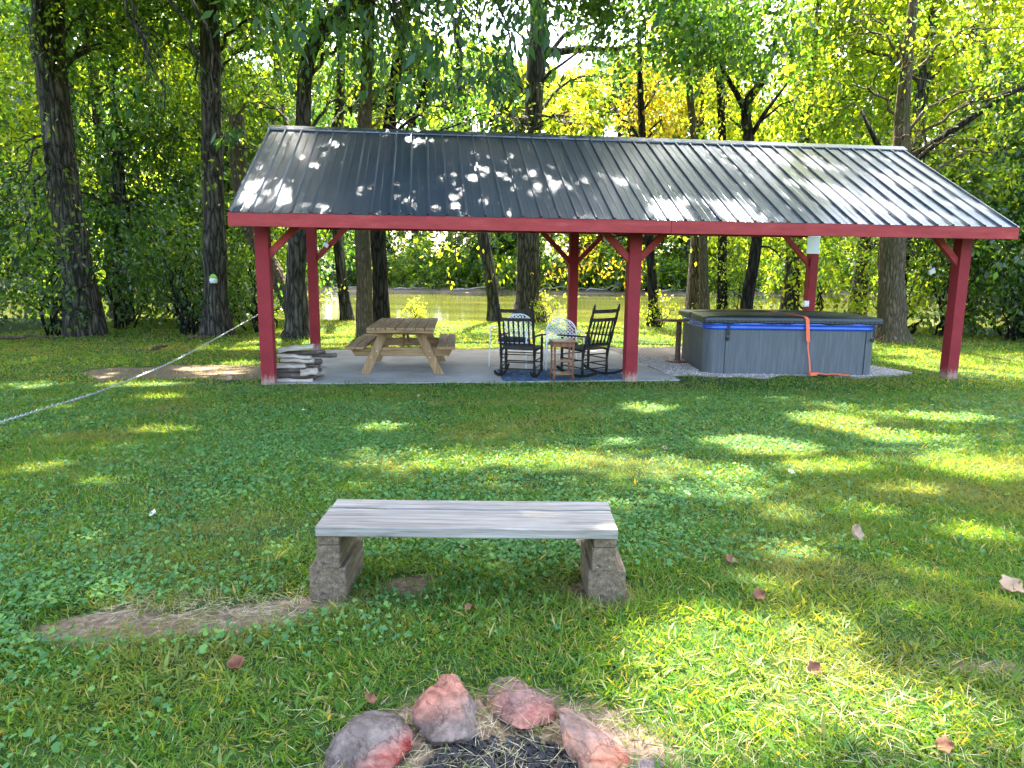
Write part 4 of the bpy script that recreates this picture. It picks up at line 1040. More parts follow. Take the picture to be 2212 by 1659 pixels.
_an = math.atan2(ZR-ZB-FH, W/2+OF); SLP = (math.sin(_an), math.cos(_an))
_rr = np.random.default_rng(77)
_extra = [(c0+_rr.normal(0, sx), c1+_rr.normal(0, sy), _rr.uniform(4, 13), _rr.uniform(2, 4.5)) for c0, c1, sx, sy, k_ in ((880, 305, 45, 8, 6), (1060, 365, 40, 14, 8), (1190, 400, 35, 16, 9), (800, 400, 70, 30, 6), (1380, 400, 60, 20, 6), (1560, 440, 60, 16, 6), (620, 400, 50, 30, 5)) for _ in range(k_)]
RP = [rpatch(*q) for q in tuple(_extra)+((740, 315, 10, 4), (905, 308, 14, 6), (890, 300, 40, 3), (850, 355, 12, 5), (775, 410, 12, 6), (722, 312, 12, 4), (1050, 358, 10, 6), (1180, 402, 14, 6), (1218, 408, 9, 5), (1000, 352, 9, 5),
      (545, 395, 18, 13), (530, 438, 22, 8), (655, 440, 22, 7), (870, 430, 14, 6), (980, 455, 16, 5), (1120, 312, 10, 4), (1145, 375, 12, 5), (1340, 392, 22, 6), (1480, 432, 24, 8), (1440, 405, 14, 5), (1560, 460, 18, 6),
      (1700, 340, 60, 8), (1790, 360, 40, 8), (1760, 400, 50, 10), (1850, 430, 60, 12), (1960, 460, 70, 12), (2060, 470, 60, 9), (1990, 400, 60, 10), (1900, 345, 50, 6), (2100, 445, 40, 10), (1640, 470, 40, 7), (1930, 380, 40, 8), (1620, 345, 20, 5), (1250, 470, 16, 4), (700, 452, 14, 4))]
def carve(P, open_right=True):
    """True where a leaf may stay (its shadow falls outside the sunlit patches)"""
    zg = np.full(len(P), -.3)
    for _ in range(3):
        t = (P[:, 2]-zg)/SV[2]; G = P-SV*t[:, None]; zg = gz(G[:, 0], G[:, 1])
    x, y = G[:, 0], G[:, 1]; keep = np.ones(len(P), bool)
    wob = 1+.45*(vnoise(x, y, 4.5, 21)-.5)+.5*(vnoise(x, y, 11, 22)-.5)
    for cx, cy, rx, ry in GP:
        keep &= ((x-cx)/(rx*wob*1.18))**2+((y-cy)/(ry*wob*1.18))**2 > 1
    # sunny strip of lawn behind the pavilion, crossed by thin bands of shade
    a, b = to_pv(x, y); band = np.sin(y*3.1+1.6*vnoise(x, y, .8, 4)*6)
    keep &= ~((b > W+.2) & (y < 26.5) & (a > -2.0) & (a < 9.0) & (band > -.45))
    keep &= ~((y > 30) & (y < 72))
    n = np.array([-NX[0]*SLP[0], -NX[1]*SLP[0], SLP[1]]); e = np.array(pv(0, -OF, ZB+FH+.03))
    t = ((P-e) @ n)/(SV @ n); Q = P-SV*t[:, None]; x, y = Q[:, 0]+.16*(vnoise(Q[:, 0], Q[:, 1], 6, 51)-.5), Q[:, 1]+.2*(vnoise(Q[:, 0], Q[:, 1], 6, 52)-.5)
    for cx, cy, rx, ry in RP:
        keep &= (((x-cx)/(rx*1.5))**2+((y-cy)/(ry*1.5))**2 > 1) | (t < 0)
    return keep
# ------------------------------------------------------------------ tree builders
def sprays(centers, outd, m, size, length=.8, droop=.5, wr=.5, seed=0, spread=.22):
    """leafy twigs: centers (k,3), outd (k,3)"""
    r = np.random.default_rng(seed); k = len(centers)
    out = unit(outd+r.standard_normal((k, 3))*.55); out[:, 2] -= .15
    ln = length*r.uniform(.5, 1.3, k)
    t = r.uniform(0, 1, (k, m))
    P = centers[:, None, :]+out[:, None, :]*(t*ln[:, None])[:, :, None]
    P[:, :, 2] -= droop*(t**2)*ln[:, None]*.6
    P += r.normal(0, spread, (k, m, 3))*ln[:, None, None]
    P = P.reshape(-1, 3); o = np.repeat(out, m, 0)
    A = unit(o*.5+r.standard_normal((len(P), 3))*.6+np.array([0, 0, -droop])); 
    Nn = r.standard_normal((len(P), 3))*.55; Nn[:, 2] += .9; Nn = unit(Nn); Nn = unit(Nn-A*np.sum(Nn*A, 1, keepdims=True))
    s = size*r.uniform(.6, 1.3, len(P))
    return P, A, Nn, s, s*wr
def blob_sprays(blobs, density, seed):
    """blobs: (x,y,z,rx,ry,rz) -> centres and outward directions"""
    r = np.random.default_rng(seed); C = []; O = []
    for (x, y, z, a, b, c) in blobs:
        k = max(3, int(density*(a*b*c)**(2/3.)*4)); d = unit(r.standard_normal((k, 3))); rad = r.uniform(.25, 1, k)**.6
        C.append(np.array([x, y, z])+d*np.array([a, b, c])*rad[:, None]); O.append(d)
    return np.concatenate(C), np.concatenate(O)
def trunk_mesh(pts, rad, seed=0, n=14, rough=.07):
    pts = [Vector(p) for p in pts]; V = []; fine = []; rf = []
    m = len(pts)
    for i in range(m-1):
        p0, p1, p2, p3 = pts[max(0, i-1)], pts[i], pts[i+1], pts[min(m-1, i+2)]
        st = 6
        for k in range(st):
            t = k/st
            q = .5*((2*p1)+(-p0+p2)*t+(2*p0-5*p1+4*p2-p3)*t*t+(-p0+3*p1-3*p2+p3)*t**3)
            fine.append(q); rf.append(rad[i]+(rad[i+1]-rad[i])*t)
    fine.append(pts[-1]); rf.append(rad[-1])
    mb = MB(); mb.tube(fine, rf, n)
    r = np.random.default_rng(seed); ph = r.uniform(0, 6.28, 6)
    nf = len(fine)
    for i in range(nf):
        fl = 0
        for k in range(n):
            j = i*n+k; c = fine[i]; v = Vector(mb.v[j])-c; th = 2*math.pi*k/n
            s = 1+rough*(math.sin(3*th+ph[0]+i*.25)+.6*math.sin(5*th+ph[1]-i*.4)+.5*math.sin(i*.9+ph[2]))
            if i < 4: s += (4-i)*.045*(1+math.sin(4*th+ph[3]))
            mb.v[j] = tuple(c+v*s)
    return mb
def limb(mb, a, b, r0, r1, seed, sag=.15, n=7):
    r = np.random.default_rng(seed); a, b = Vector(a), Vector(b); pts = []; L = (b-a).length
    for i in range(9):
        t = i/8; p = a.lerp(b, t)+Vector((r.normal(0, .035)*L, r.normal(0, .035)*L, math.sin(math.pi*t)*sag*L+r.normal(0, .02)*L))*(1 if 0 < i < 8 else 0); pts.append(p)
    mb.tube(pts, [r0+(r1-r0)*i/8 for i in range(9)], n)
    return pts
def tree(label, trunk_pts, rads, blobs, leafmat, size=.13, density=7, m=16, bark='bark', seed=1, shade=False, limbs=True, cat='tree', group=None, name='tree', extra=None, droop=.5, wr=.55, rough=.07, length=.8, tstart=.45):
    base = Vector(trunk_pts[0]); t = empty(name, base, 0, label, cat, group)
    T = [Vector(p)-base for p in trunk_pts]
    tm = trunk_mesh(T, rads, seed, rough=rough)
    o = tm.build('trunk', MT[bark], t, True)
    if limbs == 'twigs':
        r = np.random.default_rng(seed+5)
        for i, bl in enumerate(blobs):      # boughs that come down from above the picture
            mb = MB(); c = Vector(bl[:3])-base; s_ = c+Vector((-.5, -.3, 2.2))
            pts = limb(mb, s_, c, .03, .008, seed*13+i, 0)
            for q in range(7):
                e = c+Vector(unit(r.standard_normal((1, 3)))[0])*(bl[3]*.9); limb(mb, pts[3+q % 5], e, .008, .003, seed*31+i*7+q, .05, 5)
            mb.build('bough', MT[bark], t, True)
    elif limbs and blobs:
        mb = MB(); r = np.random.default_rng(seed+5)
        for i, bl in enumerate(blobs):
            c = Vector(bl[:3])-base
            zs = [p.z for p in T]; zt = max(c.z-.35*math.hypot(c.x, c.y)-.6, zs[0]+.35*(zs[-1]-zs[0])*tstart*2)
            zt = min(max(zt, zs[0]+.3), zs[-1]*.97)
            for k in range(len(T)-1):
                if T[k].z <= zt <= T[k+1].z or k == len(T)-2:
                    u = (zt-T[k].z)/max(1e-3, T[k+1].z-T[k].z); u = min(1, max(0, u)); s_ = T[k].lerp(T[k+1], u); rr = rads[k]+(rads[k+1]-rads[k])*u; break
            L = (c-s_).length; r0 = min(rr*.45, .02+.016*L)
            pts = limb(mb, s_, c, r0, .012, seed*13+i)
            for q in range(5):
                e = c+Vector(unit(r.standard_normal((1, 3)))[0])*(bl[3]*.8); limb(mb, pts[4+q % 4], e, r0*.35, .006, seed*31+i*7+q, .05, 5)
            if shade: mb.build('limb', MT[bark], t, True); mb = MB()
        if mb.v: mb.build('limbs', MT[bark], t, True)
    if blobs:
        C, O = blob_sprays(blobs, density, seed)
        P, A, Nn, L, Wd = sprays(C, O, m, size, length, droop, wr, seed)
        if limbs == 'twigs':
            k = P[:, 2] > 3.85-.5*(P[:, 0] < -4.3); P, A, Nn, L, Wd = P[k], A[k], Nn[k], L[k], Wd[k]
        if shade: k = carve(P); P, A, Nn, L, Wd = P[k], A[k], Nn[k], L[k], Wd[k]
        me = fast_mesh('crown', kites(P-np.array(base), A, Nn, L, Wd), 4); mobj('crown', me, MT[leafmat], t)
    if extra: extra(t, base)
    return t
def px_trunk(pts, Y, lean=0):
    """pts: (px,py,width px) from bottom to top at depth Y -> world points and radii; the first stands on the ground"""
    P = []; Rr = []
    for i, (x, y, w_) in enumerate(pts):
        p = at(x, y, Y); 
        if i == 0: p.z = float(gz(0, Y))-.1; q = at(x, y, Y); p.x = q.x
        P.append(p); Rr.append(w_*Y/F/2)
    return P, Rr
def up(P, Rr, z, dx=0, dy=0, r=None):
    q = P[-1]; P = P+[Vector((q.x+dx, q.y+dy, z))]; return P, Rr+[r or Rr[-1]*.45]
def blobs_px(lst):
    out = []
    for (x, y, Y, rx, rz, *rest) in lst:
        p = at(x, y, Y); s = Y/F; out.append((p.x, p.y, p.z, rx*s, (rest[0] if rest else rx*s*.9), rz*s))
    return out
# shade canopy added to dapple the yard: leaves sampled along the sun's path
def canopy_points(x0, x1, y0, y1, h0, h1, n, seed, gap=.32, nsc=.75):
    r = np.random.default_rng(seed); gx = r.uniform(x0, x1, n); gy = r.uniform(y0, y1, n); h = r.uniform(h0, h1, n)
    nz_ = vnoise(gx, gy, nsc, seed); k = nz_ > gap; gx, gy, h = gx[k], gy[k], h[k]
    z = gz(gx, gy); return np.stack([gx, gy, z], 1)+SV*(h/SV[2])[:, None]
def canopy_tree(label, base, r0, height, region, n, h, seed, leaf='leaf_d', gap=.25, size=.17, m=26, parts=None):
    zb = float(gz(0, base[1])); T = [(base[0], base[1], zb-.1), (base[0]*.99, base[1], zb+height*.35), (base[0]*.97, base[1]+.1, zb+height*.75), (base[0]*.95, base[1]+.1, zb+height)]
    t = empty('tree', T[0], 0, label, 'tree'); b = Vector(T[0])
    trunk_mesh([Vector(q)-b for q in T], [r0, r0*.8, r0*.55, r0*.3], seed).build('trunk', MT['bark'], t, True)
    C = canopy_points(*region, h[0], h[1], n, seed, gap); 
    mb = MB(); r = np.random.default_rng(seed)
    for i in range(40):
        e = C[r.integers(len(C))]
        s_ = Vector(T[2])*.5+Vector(T[1])*.5; s_.z = min(max(e[2]-2.5, zb+height*.35), zb+height*.9)
        out = True
        for u in (0, .25, .5, .75, 1):
            q = np.array(s_)*(1-u)+np.array(e)*u; a_, b_, d_ = px_of(q[None])
            if b_[0] > -60 and -150 < a_[0] < 2360 and d_[0] > 0: out = False
        if not out: continue
        limb(mb, s_-b, Vector(e)-b, .09, .015, seed*7+i, .08)
    mb.build('limbs', MT['bark'], t, True)
    O = unit(C-np.array([T[1][0], T[1][1], 6.0])); P, A, Nn, L, Wd = sprays(C, O, m, size, .95, .35, .6, seed, .2)
    k = carve(P); a_, b_, d_ = px_of(P)
    # keep these high boughs above the picture, apart from what hangs in from the top
    k &= ~((b_ > -25) & (d_ > .5) & (a_ > -60) & (a_ < 2270) & (P[:, 1] < 17.5))
    P, A, Nn, L, Wd = P[k], A[k], Nn[k], L[k], Wd[k]
    me = fast_mesh('crown', kites(P-np.array(b), A, Nn, L, Wd), 4); mobj('crown', me, MT[leaf], t)
    return t
canopy_tree('unseen broad shade tree added left of the lawn beyond the picture edge', (-10.5, 8.5), .45, 13, (-12, -2.2, -1, 17), 6200, (7.5, 13), 41, gap=.2)  # unseen trees added to cast shade on the lawn and roof
canopy_tree('second unseen shade tree added to reach over the middle of the yard', (-14.5, 15.5), .5, 15, (-2.8, 3.0, -1, 17), 4700, (8.5, 14), 43, gap=.17)
canopy_tree('unseen tall shade tree added right of the lawn beyond the picture edge', (14.0, 9.5), .4, 13, (2.6, 8.6, 1.5, 16.5), 2700, (7, 11), 47, gap=.34)
canopy_tree('tall leafy tree added deep inside the left wood to darken it', (-15.8, 25.5), .3, 16, (-21, -5.6, 15.5, 25), 2300, (9, 14), 51, leaf='leaf', gap=.3)  # this tree and the next are added to darken the woods
canopy_tree('tall leafy tree added to shade the thicket right of the stout tan trunk', (17.2, 26.5), .3, 16, (11.0, 22, 18.5, 26), 1900, (9, 14), 53, leaf='leaf', gap=.3)
# named trees of the picture ------------------------------------------------
P_, R_ = px_trunk([(182, 712, 84), (170, 610, 64), (150, 470, 58), (125, 280, 56), (100, 80, 60), (92, -60, 58)], 17.5); P_, R_ = up(P_, R_, 15, -1)
tree('massive leaning grey trunk near the left edge with leafy sprigs', P_, R_, blobs_px([(110, 200, 17.3, 60, 60, .8), (130, 330, 17.2, 45, 50, .6), (60, 60, 17.5, 90, 60), (260, 90, 17.8, 110, 60), (30, 330, 17, 70, 60), (210, 20, 17, 120, 50), (360, 40, 18.2, 100, 60), (95, 110, 16.8, 45, 60, .3), (140, 420, 16.9, 40, 30, .3), (60, 520, 16.6, 70, 60, .5), (40, 420, 16.4, 70, 60, .5)]), 'leaf', .13, 6.5, 16, seed=2, shade=True)
P_, R_ = px_trunk([(467, 728, 66), (465, 640, 50), (462, 500, 43), (458, 300, 40), (455, 100, 38), (452, -60, 36)], 17.8); P_, R_ = up(P_, R_, 15, .3)
tree('straight dark trunk left of the pavilion with a small lantern', P_, R_, blobs_px([(470, 20, 18.2, 80, 45), (540, 110, 18.6, 60, 50), (400, 100, 18.9, 60, 55), (540, 330, 17.5, 28, 35, .5), (455, 330, 17.4, 20, 24, .3), (600, 40, 19, 90, 50)]), 'leaf', .13, 6, 16, seed=3, shade=True)
P_, R_ = px_trunk([(641, 737, 62), (642, 690, 50), (638, 600, 42), (645, 500, 38), (655, 300, 32), (668, 120, 28), (740, 20, 24), (800, -70, 20)], 17.6); P_, R_ = up(P_, R_, 14, 1)
tree('grey tree behind the left end of the pavilion, forking above the roof', P_, R_, blobs_px([(700, 90, 18, 110, 80), (620, 190, 18.4, 70, 60), (810, 60, 18.2, 110, 70), (760, 210, 18.6, 90, 60), (700, 20, 17.6, 120, 50), (560, 230, 18.8, 60, 60), (860, 230, 19.5, 90, 60)]), 'leaf', .13, 7, 16, seed=4, shade=True)
P_, R_ = px_trunk([(655, 715, 34), (625, 655, 34), (585, 575, 34), (545, 500, 36), (520, 400, 34), (512, 250, 30)], 18.8)
tree('trunk leaning left behind the front left post', P_, R_, blobs_px([(520, 300, 19, 50, 60), (560, 180, 19.4, 50, 60)]), 'leaf_d', .13, 5, 14, 'bark_pale', seed=5, shade=True)
P_, R_ = px_trunk([(750, 692, 36), (745, 650, 24), (737, 580, 22), (729, 500, 22), (725, 380, 20), (735, 200, 18), (740, 0, 16)], 24.5)
tree('slim pale trunk by the river between the back left post and the twin trunks', P_, R_, blobs_px([(740, 150, 25, 70, 60), (760, 530, 25, 30, 26), (700, 520, 25.5, 24, 22), (770, 330, 25, 60, 40)]), 'leaf_y', .15, 6, 14, 'bark', seed=6, shade=True)
P_, R_ = px_trunk([(790, 735, 46), (786, 690, 34), (787, 600, 33), (784, 500, 32), (782, 380, 30), (790, 200, 26), (800, -40, 22)], 18.3)
tree('brown trunk rising right behind the picnic table', P_, R_, blobs_px([(790, 100, 18.8, 80, 70), (900, 150, 19, 70, 60), (840, 250, 19, 60, 30)]), 'leaf', .13, 6, 16, 'bark_pale', seed=8, shade=True)
P_, R_ = px_trunk([(822, 715, 48), (824, 650, 34), (820, 580, 32), (815, 500, 34), (830, 380, 30), (850, 200, 24), (880, 0, 20)], 20.5)
tree('almost black trunk next to the brown one behind the table', P_, R_, blobs_px([(880, 240, 20.6, 70, 50), (980, 220, 21, 70, 50), (850, 540, 20.8, 26, 22, .5)]), 'leaf_d', .14, 6, 16, 'bark_dark', seed=9, shade=True)
P_, R_ = px_trunk([(1070, 692, 34), (1066, 650, 26), (1055, 580, 24), (1042, 505, 24), (1030, 400, 22), (1000, 220, 18), (985, 40, 15)], 25)
tree('grey leaning trunk by the river left of the rocking chairs', P_, R_, blobs_px([(1000, 545, 25.4, 50, 34), (1060, 540, 25, 40, 34), (960, 530, 26, 40, 24), (1020, 250, 25, 80, 40), (1080, 170, 25, 60, 40)]), 'leaf_y', .16, 6.5, 14, seed=10, shade=True)
P_, R_ = px_trunk([(1141, 690, 78), (1141, 650, 56), (1140, 580, 50), (1141, 500, 46), (1148, 350, 40), (1154, 200, 38), (1162, 60, 36), (1168, -60, 34)], 25.2); P_, R_ = up(P_, R_, 20, .5)
def t7x(t, base):
    mb = MB(); a = at(1172, 108, 25.2)-base; b = at(1260, 104, 25)-base; c = at(1390, 95, 24.6)-base
    mb.tube([a, at(1210, 112, 25.1)-base, b, at(1320, 108, 24.8)-base, c], [.16, .13, .11, .08, .04], 8); mb.build('limb', MT['bark'], t, True)
tree('tallest straight trunk behind the left rocking chair, with one level branch to the right', P_, R_, blobs_px([(1230, 240, 24.5, 75, 62), (1100, 250, 24.5, 60, 50), (1150, 60, 25, 60, 50), (1330, 90, 24.6, 60, 30), (1235, 270, 22.3, 60, 40), (1100, 280, 22.4, 50, 30), (1010, 130, 24.6, 80, 60), (1060, 40, 24.8, 90, 60), (1250, 20, 26, 90, 50), (1400, 30, 26, 90, 60), (1290, 170, 27, 60, 40), (1190, 535, 25.2, 24, 22, .6)]), 'leaf', .15, 8, 16, seed=11, shade=True, extra=t7x)
P_, R_ = px_trunk([(823, 705, 20), (822, 620, 15), (820, 480, 14), (850, 350, 13), (905, 230, 10), (930, 120, 7)], 23)
tree('slim tree behind the twin trunks, its dark crown above the roof ridge', P_, R_, blobs_px([(900, 250, 22, 70, 45), (980, 180, 22, 70, 50), (1050, 250, 21.5, 60, 40), (840, 190, 22.5, 60, 50), (930, 290, 21.5, 80, 25)]), 'leaf_d', .14, 10, 17, 'bark_dark', seed=31, shade=True)
P_, R_ = px_trunk([(1412, 700, 26), (1410, 640, 20), (1405, 560, 18), (1400, 480, 18), (1390, 330, 15), (1383, 180, 12), (1380, 60, 8)], 23)
tree('thin yellow-leaved maple behind the middle red post', P_, R_, blobs_px([(1380, 215, 24, 62, 55), (1340, 270, 24, 55, 40), (1440, 260, 24, 50, 45), (1290, 230, 25, 60, 40), (1450, 180, 25, 60, 40), (1298, 545, 23.6, 40, 34), (1240, 560, 24, 22, 24, .5), (1345, 585, 24, 28, 26), (1190, 590, 24, 22, 60, .5), (1380, 150, 24, 50, 35)]), 'leaf_gold', .15, 13, 17, 'bark_dark', seed=12, shade=True)
P_, R_ = px_trunk([(1522, 690, 26), (1521, 620, 20), (1520, 540, 18), (1516, 450, 18), (1500, 300, 16), (1490, 200, 14), (1483, 60, 10)], 22)
tree('slim pale trunk seen left of the hot tub, standing in the shade', P_, R_, blobs_px([(1480, 120, 22.5, 60, 50), (1540, 230, 22.5, 50, 50)]), 'leaf_y', .14, 6, 14, 'bark_pale', seed=13, shade=True)
P_, R_ = px_trunk([(1561, 690, 26), (1560, 600, 20), (1561, 520, 18), (1563, 400, 17), (1556, 200, 15), (1552, 20, 14)], 23)
tree('dark thin trunk just right of the slim pale trunk', P_, R_, blobs_px([(1560, 90, 23, 70, 60), (1580, 560, 23.5, 30, 40), (1600, 200, 23, 50, 50)]), 'leaf', .14, 6, 14, 'bark_dark', seed=14, shade=True)
P_, R_ = px_trunk([(1605, 690, 34), (1615, 640, 25), (1630, 560, 23), (1636, 480, 22), (1622, 330, 20), (1612, 230, 20), (1650, 170, 14), (1675, 90, 10)], 20.5)
def t15x(t, base):
    mb = MB()
    mb.tube([at(1616, 250, 20.5)-base, at(1590, 200, 20.5)-base, at(1560, 150, 20.6)-base, at(1545, 90, 20.6)-base], [.09, .08, .06, .03], 7); mb.build('limb', MT['bark_dark'], t, True); mb = MB()
    mb.tube([at(1618, 300, 20.5)-base, at(1655, 240, 20.3)-base, at(1700, 180, 20.3)-base], [.08, .06, .03], 7); mb.build('limb', MT['bark_dark'], t, True)
tree('dark forked tree leaning behind the hot tub cover', P_, R_, blobs_px([(1640, 160, 20.8, 70, 55), (1720, 220, 21, 60, 50), (1580, 260, 21, 50, 40), (1690, 560, 21, 40, 40)]), 'leaf_y', .13, 7, 16, 'bark_dark', seed=15, shade=True, extra=t15x)
P_, R_ = px_trunk([(1928, 732, 74), (1925, 690, 58), (1925, 600, 52), (1930, 520, 50), (1932, 420, 46), (1945, 330, 36), (1950, 230, 26), (1965, 80, 20), (1980, -40, 16)], 18.2)
def t9x(t, base):
    mb = MB()
    mb.tube([at(1948, 380, 18.2)-base, at(1990, 330, 18)-base, at(2060, 280, 17.8)-base, at(2170, 205, 17.6)-base, at(2260, 170, 17.5)-base], [.13, .11, .09, .07, .04], 8); mb.build('limb', MT['bark_dark'], t, True); mb = MB()
    mb.tube([at(1945, 360, 18.2)-base, at(1900, 320, 18.2)-base, at(1860, 240, 18.3)-base], [.10, .07, .04], 7); mb.build('limb', MT['bark_dark'], t, True)
tree('stout tan trunk right of the hot tub with a long branch to the upper right', P_, R_, blobs_px([(1960, 150, 18.4, 110, 80), (2090, 200, 18, 100, 70), (1840, 180, 18.6, 90, 70), (2130, 60, 18, 110, 70), (1840, 60, 18.8, 90, 60), (2000, 290, 18.8, 80, 40), (2140, 330, 18, 80, 70), (1880, 30, 18, 100, 50), (1950, 260, 17.2, 60, 60, .5), (1960, 120, 17.2, 60, 60, .5), (2070, 290, 17.0, 80, 40, .5), (2190, 200, 16.8, 60, 60, .5), (1990, 370, 17.3, 50, 35, .4), (1900, 390, 19, 60, 30), (1980, 560, 19, 34, 50), (1870, 550, 19.4, 30, 40)]), 'leaf', .12, 8, 17, 'bark_pale', seed=16, shade=True, extra=t9x)
# boughs hanging into the top of the picture from the near shade tree
def near_bough():
    base = Vector((-12.5, 12.6, float(gz(0, 12.6))-.1))
    T = [base, Vector((-12.4, 12.6, 4)), Vector((-12.0, 12.5, 8)), Vector((-11.6, 12.4, 11.5))]
    bl = blobs_px([(560, 20, 12.0, 80, 40), (740, 60, 12.0, 90, 50), (1000, 120, 11.6, 60, 50), (860, 70, 11.6, 80, 50), (1120, 70, 11.2, 50, 50), (1180, 10, 11, 80, 30), (640, -20, 11.0, 110, 28), (830, -15, 11.2, 110, 40), (950, 40, 11.0, 110, 60), (1050, 90, 10.8, 80, 70), (1130, 20, 10.6, 90, 45), (1110, 150, 10.6, 26, 40), (930, 110, 11.4, 80, 50), (880, 150, 11.8, 45, 30), (1280, -10, 10.8, 90, 28), (1420, -20, 11, 90, 30), (330, 180, 11.5, 60, 34, .4), (355, 240, 11.5, 30, 30, .3), (470, 290, 12, 50, 26, .4), (510, 310, 12, 30, 26, .3)])
    tree('large-leaved tree whose drooping boughs hang over the top of the pavilion', T, [.35, .28, .2, .08], bl, 'leaf_big', .20, 6.5, 15, seed=21, shade=True, droop=1.25, wr=.36, tstart=.6, limbs='twigs')
near_bough()
# generic background trees ------------------------------------------------
def bg_variant(label, seed, H, Rc, leaf, size, dens, m, bark='bark', low=.18, loc=(0, 0, 0), group=None, shade=False, cat='tree', n=16):
    r = np.random.default_rng(seed); bl = []
    for i in range(n):
        z = H*r.uniform(low, .98); a = r.uniform(0, 6.28); rr = Rc*math.sin(math.pi*min(1, .25+.72*z/H))*r.uniform(.2, .85); s = Rc*r.uniform(.32, .5)
        bl.append((loc[0]+rr*math.cos(a), loc[1]+rr*math.sin(a), loc[2]+z, s, s, s*.75))
    L = Vector(loc); dx = r.uniform(-.6, .6)
    T = [L-Vector((0, 0, .2)), L+Vector((dx*.3, 0, H*.3)), L+Vector((dx, .2, H*.6)), L+Vector((dx*1.4, .1, H*.93))]
    return tree(label, T, [H*.016+.06, H*.013+.03, H*.009, .03], bl, leaf, size, dens, m, bark, seed=seed, group=group, shade=shade, cat=cat)
V1 = bg_variant('', 101, 15, 4.0, 'leaf', .19, 8.0, 20, low=.10, loc=(-21, 24, float(gz(0, 24))))
V2 = bg_variant('', 102, 16, 4.0, 'leaf_y', .19, 7.6, 20, low=.12, loc=(-15.5, 27.5, float(gz(0, 24.5))))
V3 = bg_variant('', 103, 13, 3.6, 'leaf_d', .18, 8.5, 20, low=.06, loc=(-17.5, 21.0, float(gz(0, 21))))
V1['label'] = 'green woodland tree at the far left edge behind the leaning grey trunk'
V2['label'] = 'yellow-green woodland tree in the left wood right of the leaning grey trunk'
V3['label'] = 'dark woodland tree left of the leaning grey trunk, low leafy'
grpL = 'woodland trees behind the yard'
for v in (V1, V2, V3): v['group'] = grpL
def place(v, x, y, rz, sc, label, grp=grpL):
    z = float(gz(0, min(y, 25))) if y < 30 else float(gz(0, y))
    c = dup(v, (x, y, z-.15), rz, sc); c['label'] = label; c['group'] = grp
    return c
place(V3, -12.2, 22.0, 1.2, .95, 'dark woodland tree just right of the leaning grey trunk')
place(V1, -9.6, 24.2, 2.1, .9, 'green woodland tree between the leaning grey trunk and the lantern trunk')
place(V3, -8.6, 28.0, 4.0, 1.15, 'dark green tree at the river side left of the lantern trunk')
place(V1, -19.5, 31, 4.6, 1.1, 'green tree deep in the left wood')
place(V1, -24.5, 20.5, .6, 1.0, 'full green tree at the very left edge of the photo')
place(V2, 7.2, 28.0, 1.3, .95, 'yellow-green tree by the river right of the middle post')
place(V1, 9.8, 25.0, .4, .95, 'green woodland tree behind the hot tub')
place(V2, 12.6, 23.2, 2.4, .95, 'sunlit yellow-green tree left of the stout tan trunk')
place(V3, 15.8, 21.2, 3.0, 1.0, 'dark green tree at the right end behind the pavilion roof corner')
place(V1, 18.6, 23.5, 5.2, 1.05, 'green tree behind the right edge thicket')
place(V3, 19.8, 18.8, 1.9, 1.0, 'dark leafy tree at the right edge of the photo')
place(V1, 14.5, 29.5, 5.7, 1.15, 'tall green tree deep in the right wood')
place(V2, 21.5, 29, 3.9, 1.1, 'tall yellow-green tree at the far right of the wood')
# shrubs ------------------------------------------------------------------
def shrub_variant(label, seed, H, Rc, leaf, size, loc, dens=7, n=9, m=15):
    r = np.random.default_rng(seed); bl = []; base = Vector(loc)
    for i in range(n):
        a = r.uniform(0, 6.28); rr = Rc*r.uniform(0, .75); z = H*r.uniform(.12, .85); s = r.uniform(.3, .45)*Rc
        bl.append((loc[0]+rr*math.cos(a), loc[1]+rr*math.sin(a), loc[2]+z, s, s, s*.8))
    t = empty('shrub', base, 0, label, 'shrub'); mb = MB()
    for i, b in enumerate(bl): limb(mb, (r.normal(0, .1), r.normal(0, .1), -.1), Vector(b[:3])-base, .03, .008, seed+i, .1, 6)
    mb.build('stems', MT['bark_dark'], t, True)
    C, O = blob_sprays(bl, dens, seed); P, A, Nn, L, Wd = sprays(C, O, m, size, .6, .5, .55, seed)
    me = fast_mesh('foliage', kites(P-np.array(base), A, Nn, L, Wd), 4); mobj('foliage', me, MT[leaf], t)
    return t
gs = 'shrubs along the edge of the wood'
S1 = shrub_variant('dense dark shrub right at the left edge of the lawn', 201, 3.4, 1.9, 'leaf_d', .12, (-13.2, 16.4, float(gz(0, 16.4))))
S2 = shrub_variant('olive green shrub between the leaning grey trunk and the lantern trunk', 202, 3.0, 1.7, 'leaf', .11, (-8.8, 18.8, float(gz(0, 18.8))))
S3 = shrub_variant('low yellow-green shrub beside the lantern trunk by the river', 203, 1.5, 1.0, 'leaf_y', .11, (-6.3, 21.5, float(gz(0, 21.5))))
for v in (S1, S2, S3): v['group'] = gs
def plS(v, x, y, rz, sc, label): 
    c = dup(v, (x, y, float(gz(0, min(y, 25)))-.05), rz, sc); c['label'] = label; c['group'] = gs; return c
plS(S1, -10.9, 19.6, 2.0, 1.0, 'dark shrub right behind the foot of the leaning grey trunk')
plS(S2, -12.9, 20.2, 3.1, 1.15, 'tall olive shrub left of the leaning grey trunk')
plS(S1, -11.4, 17.4, .4, 1.15, 'dark shrub left of the foot of the leaning grey trunk')
plS(S1, -8.3, 18.0, 1.9, 1.0, 'dark shrub just right of the foot of the leaning grey trunk')
plS(S1, -7.0, 19.0, 3.7, 1.0, 'dark shrub leaning against the lantern trunk from the left')
plS(S1, -9.6, 20.6, 5.6, 1.5, 'tall dark shrub in the middle of the left wood')
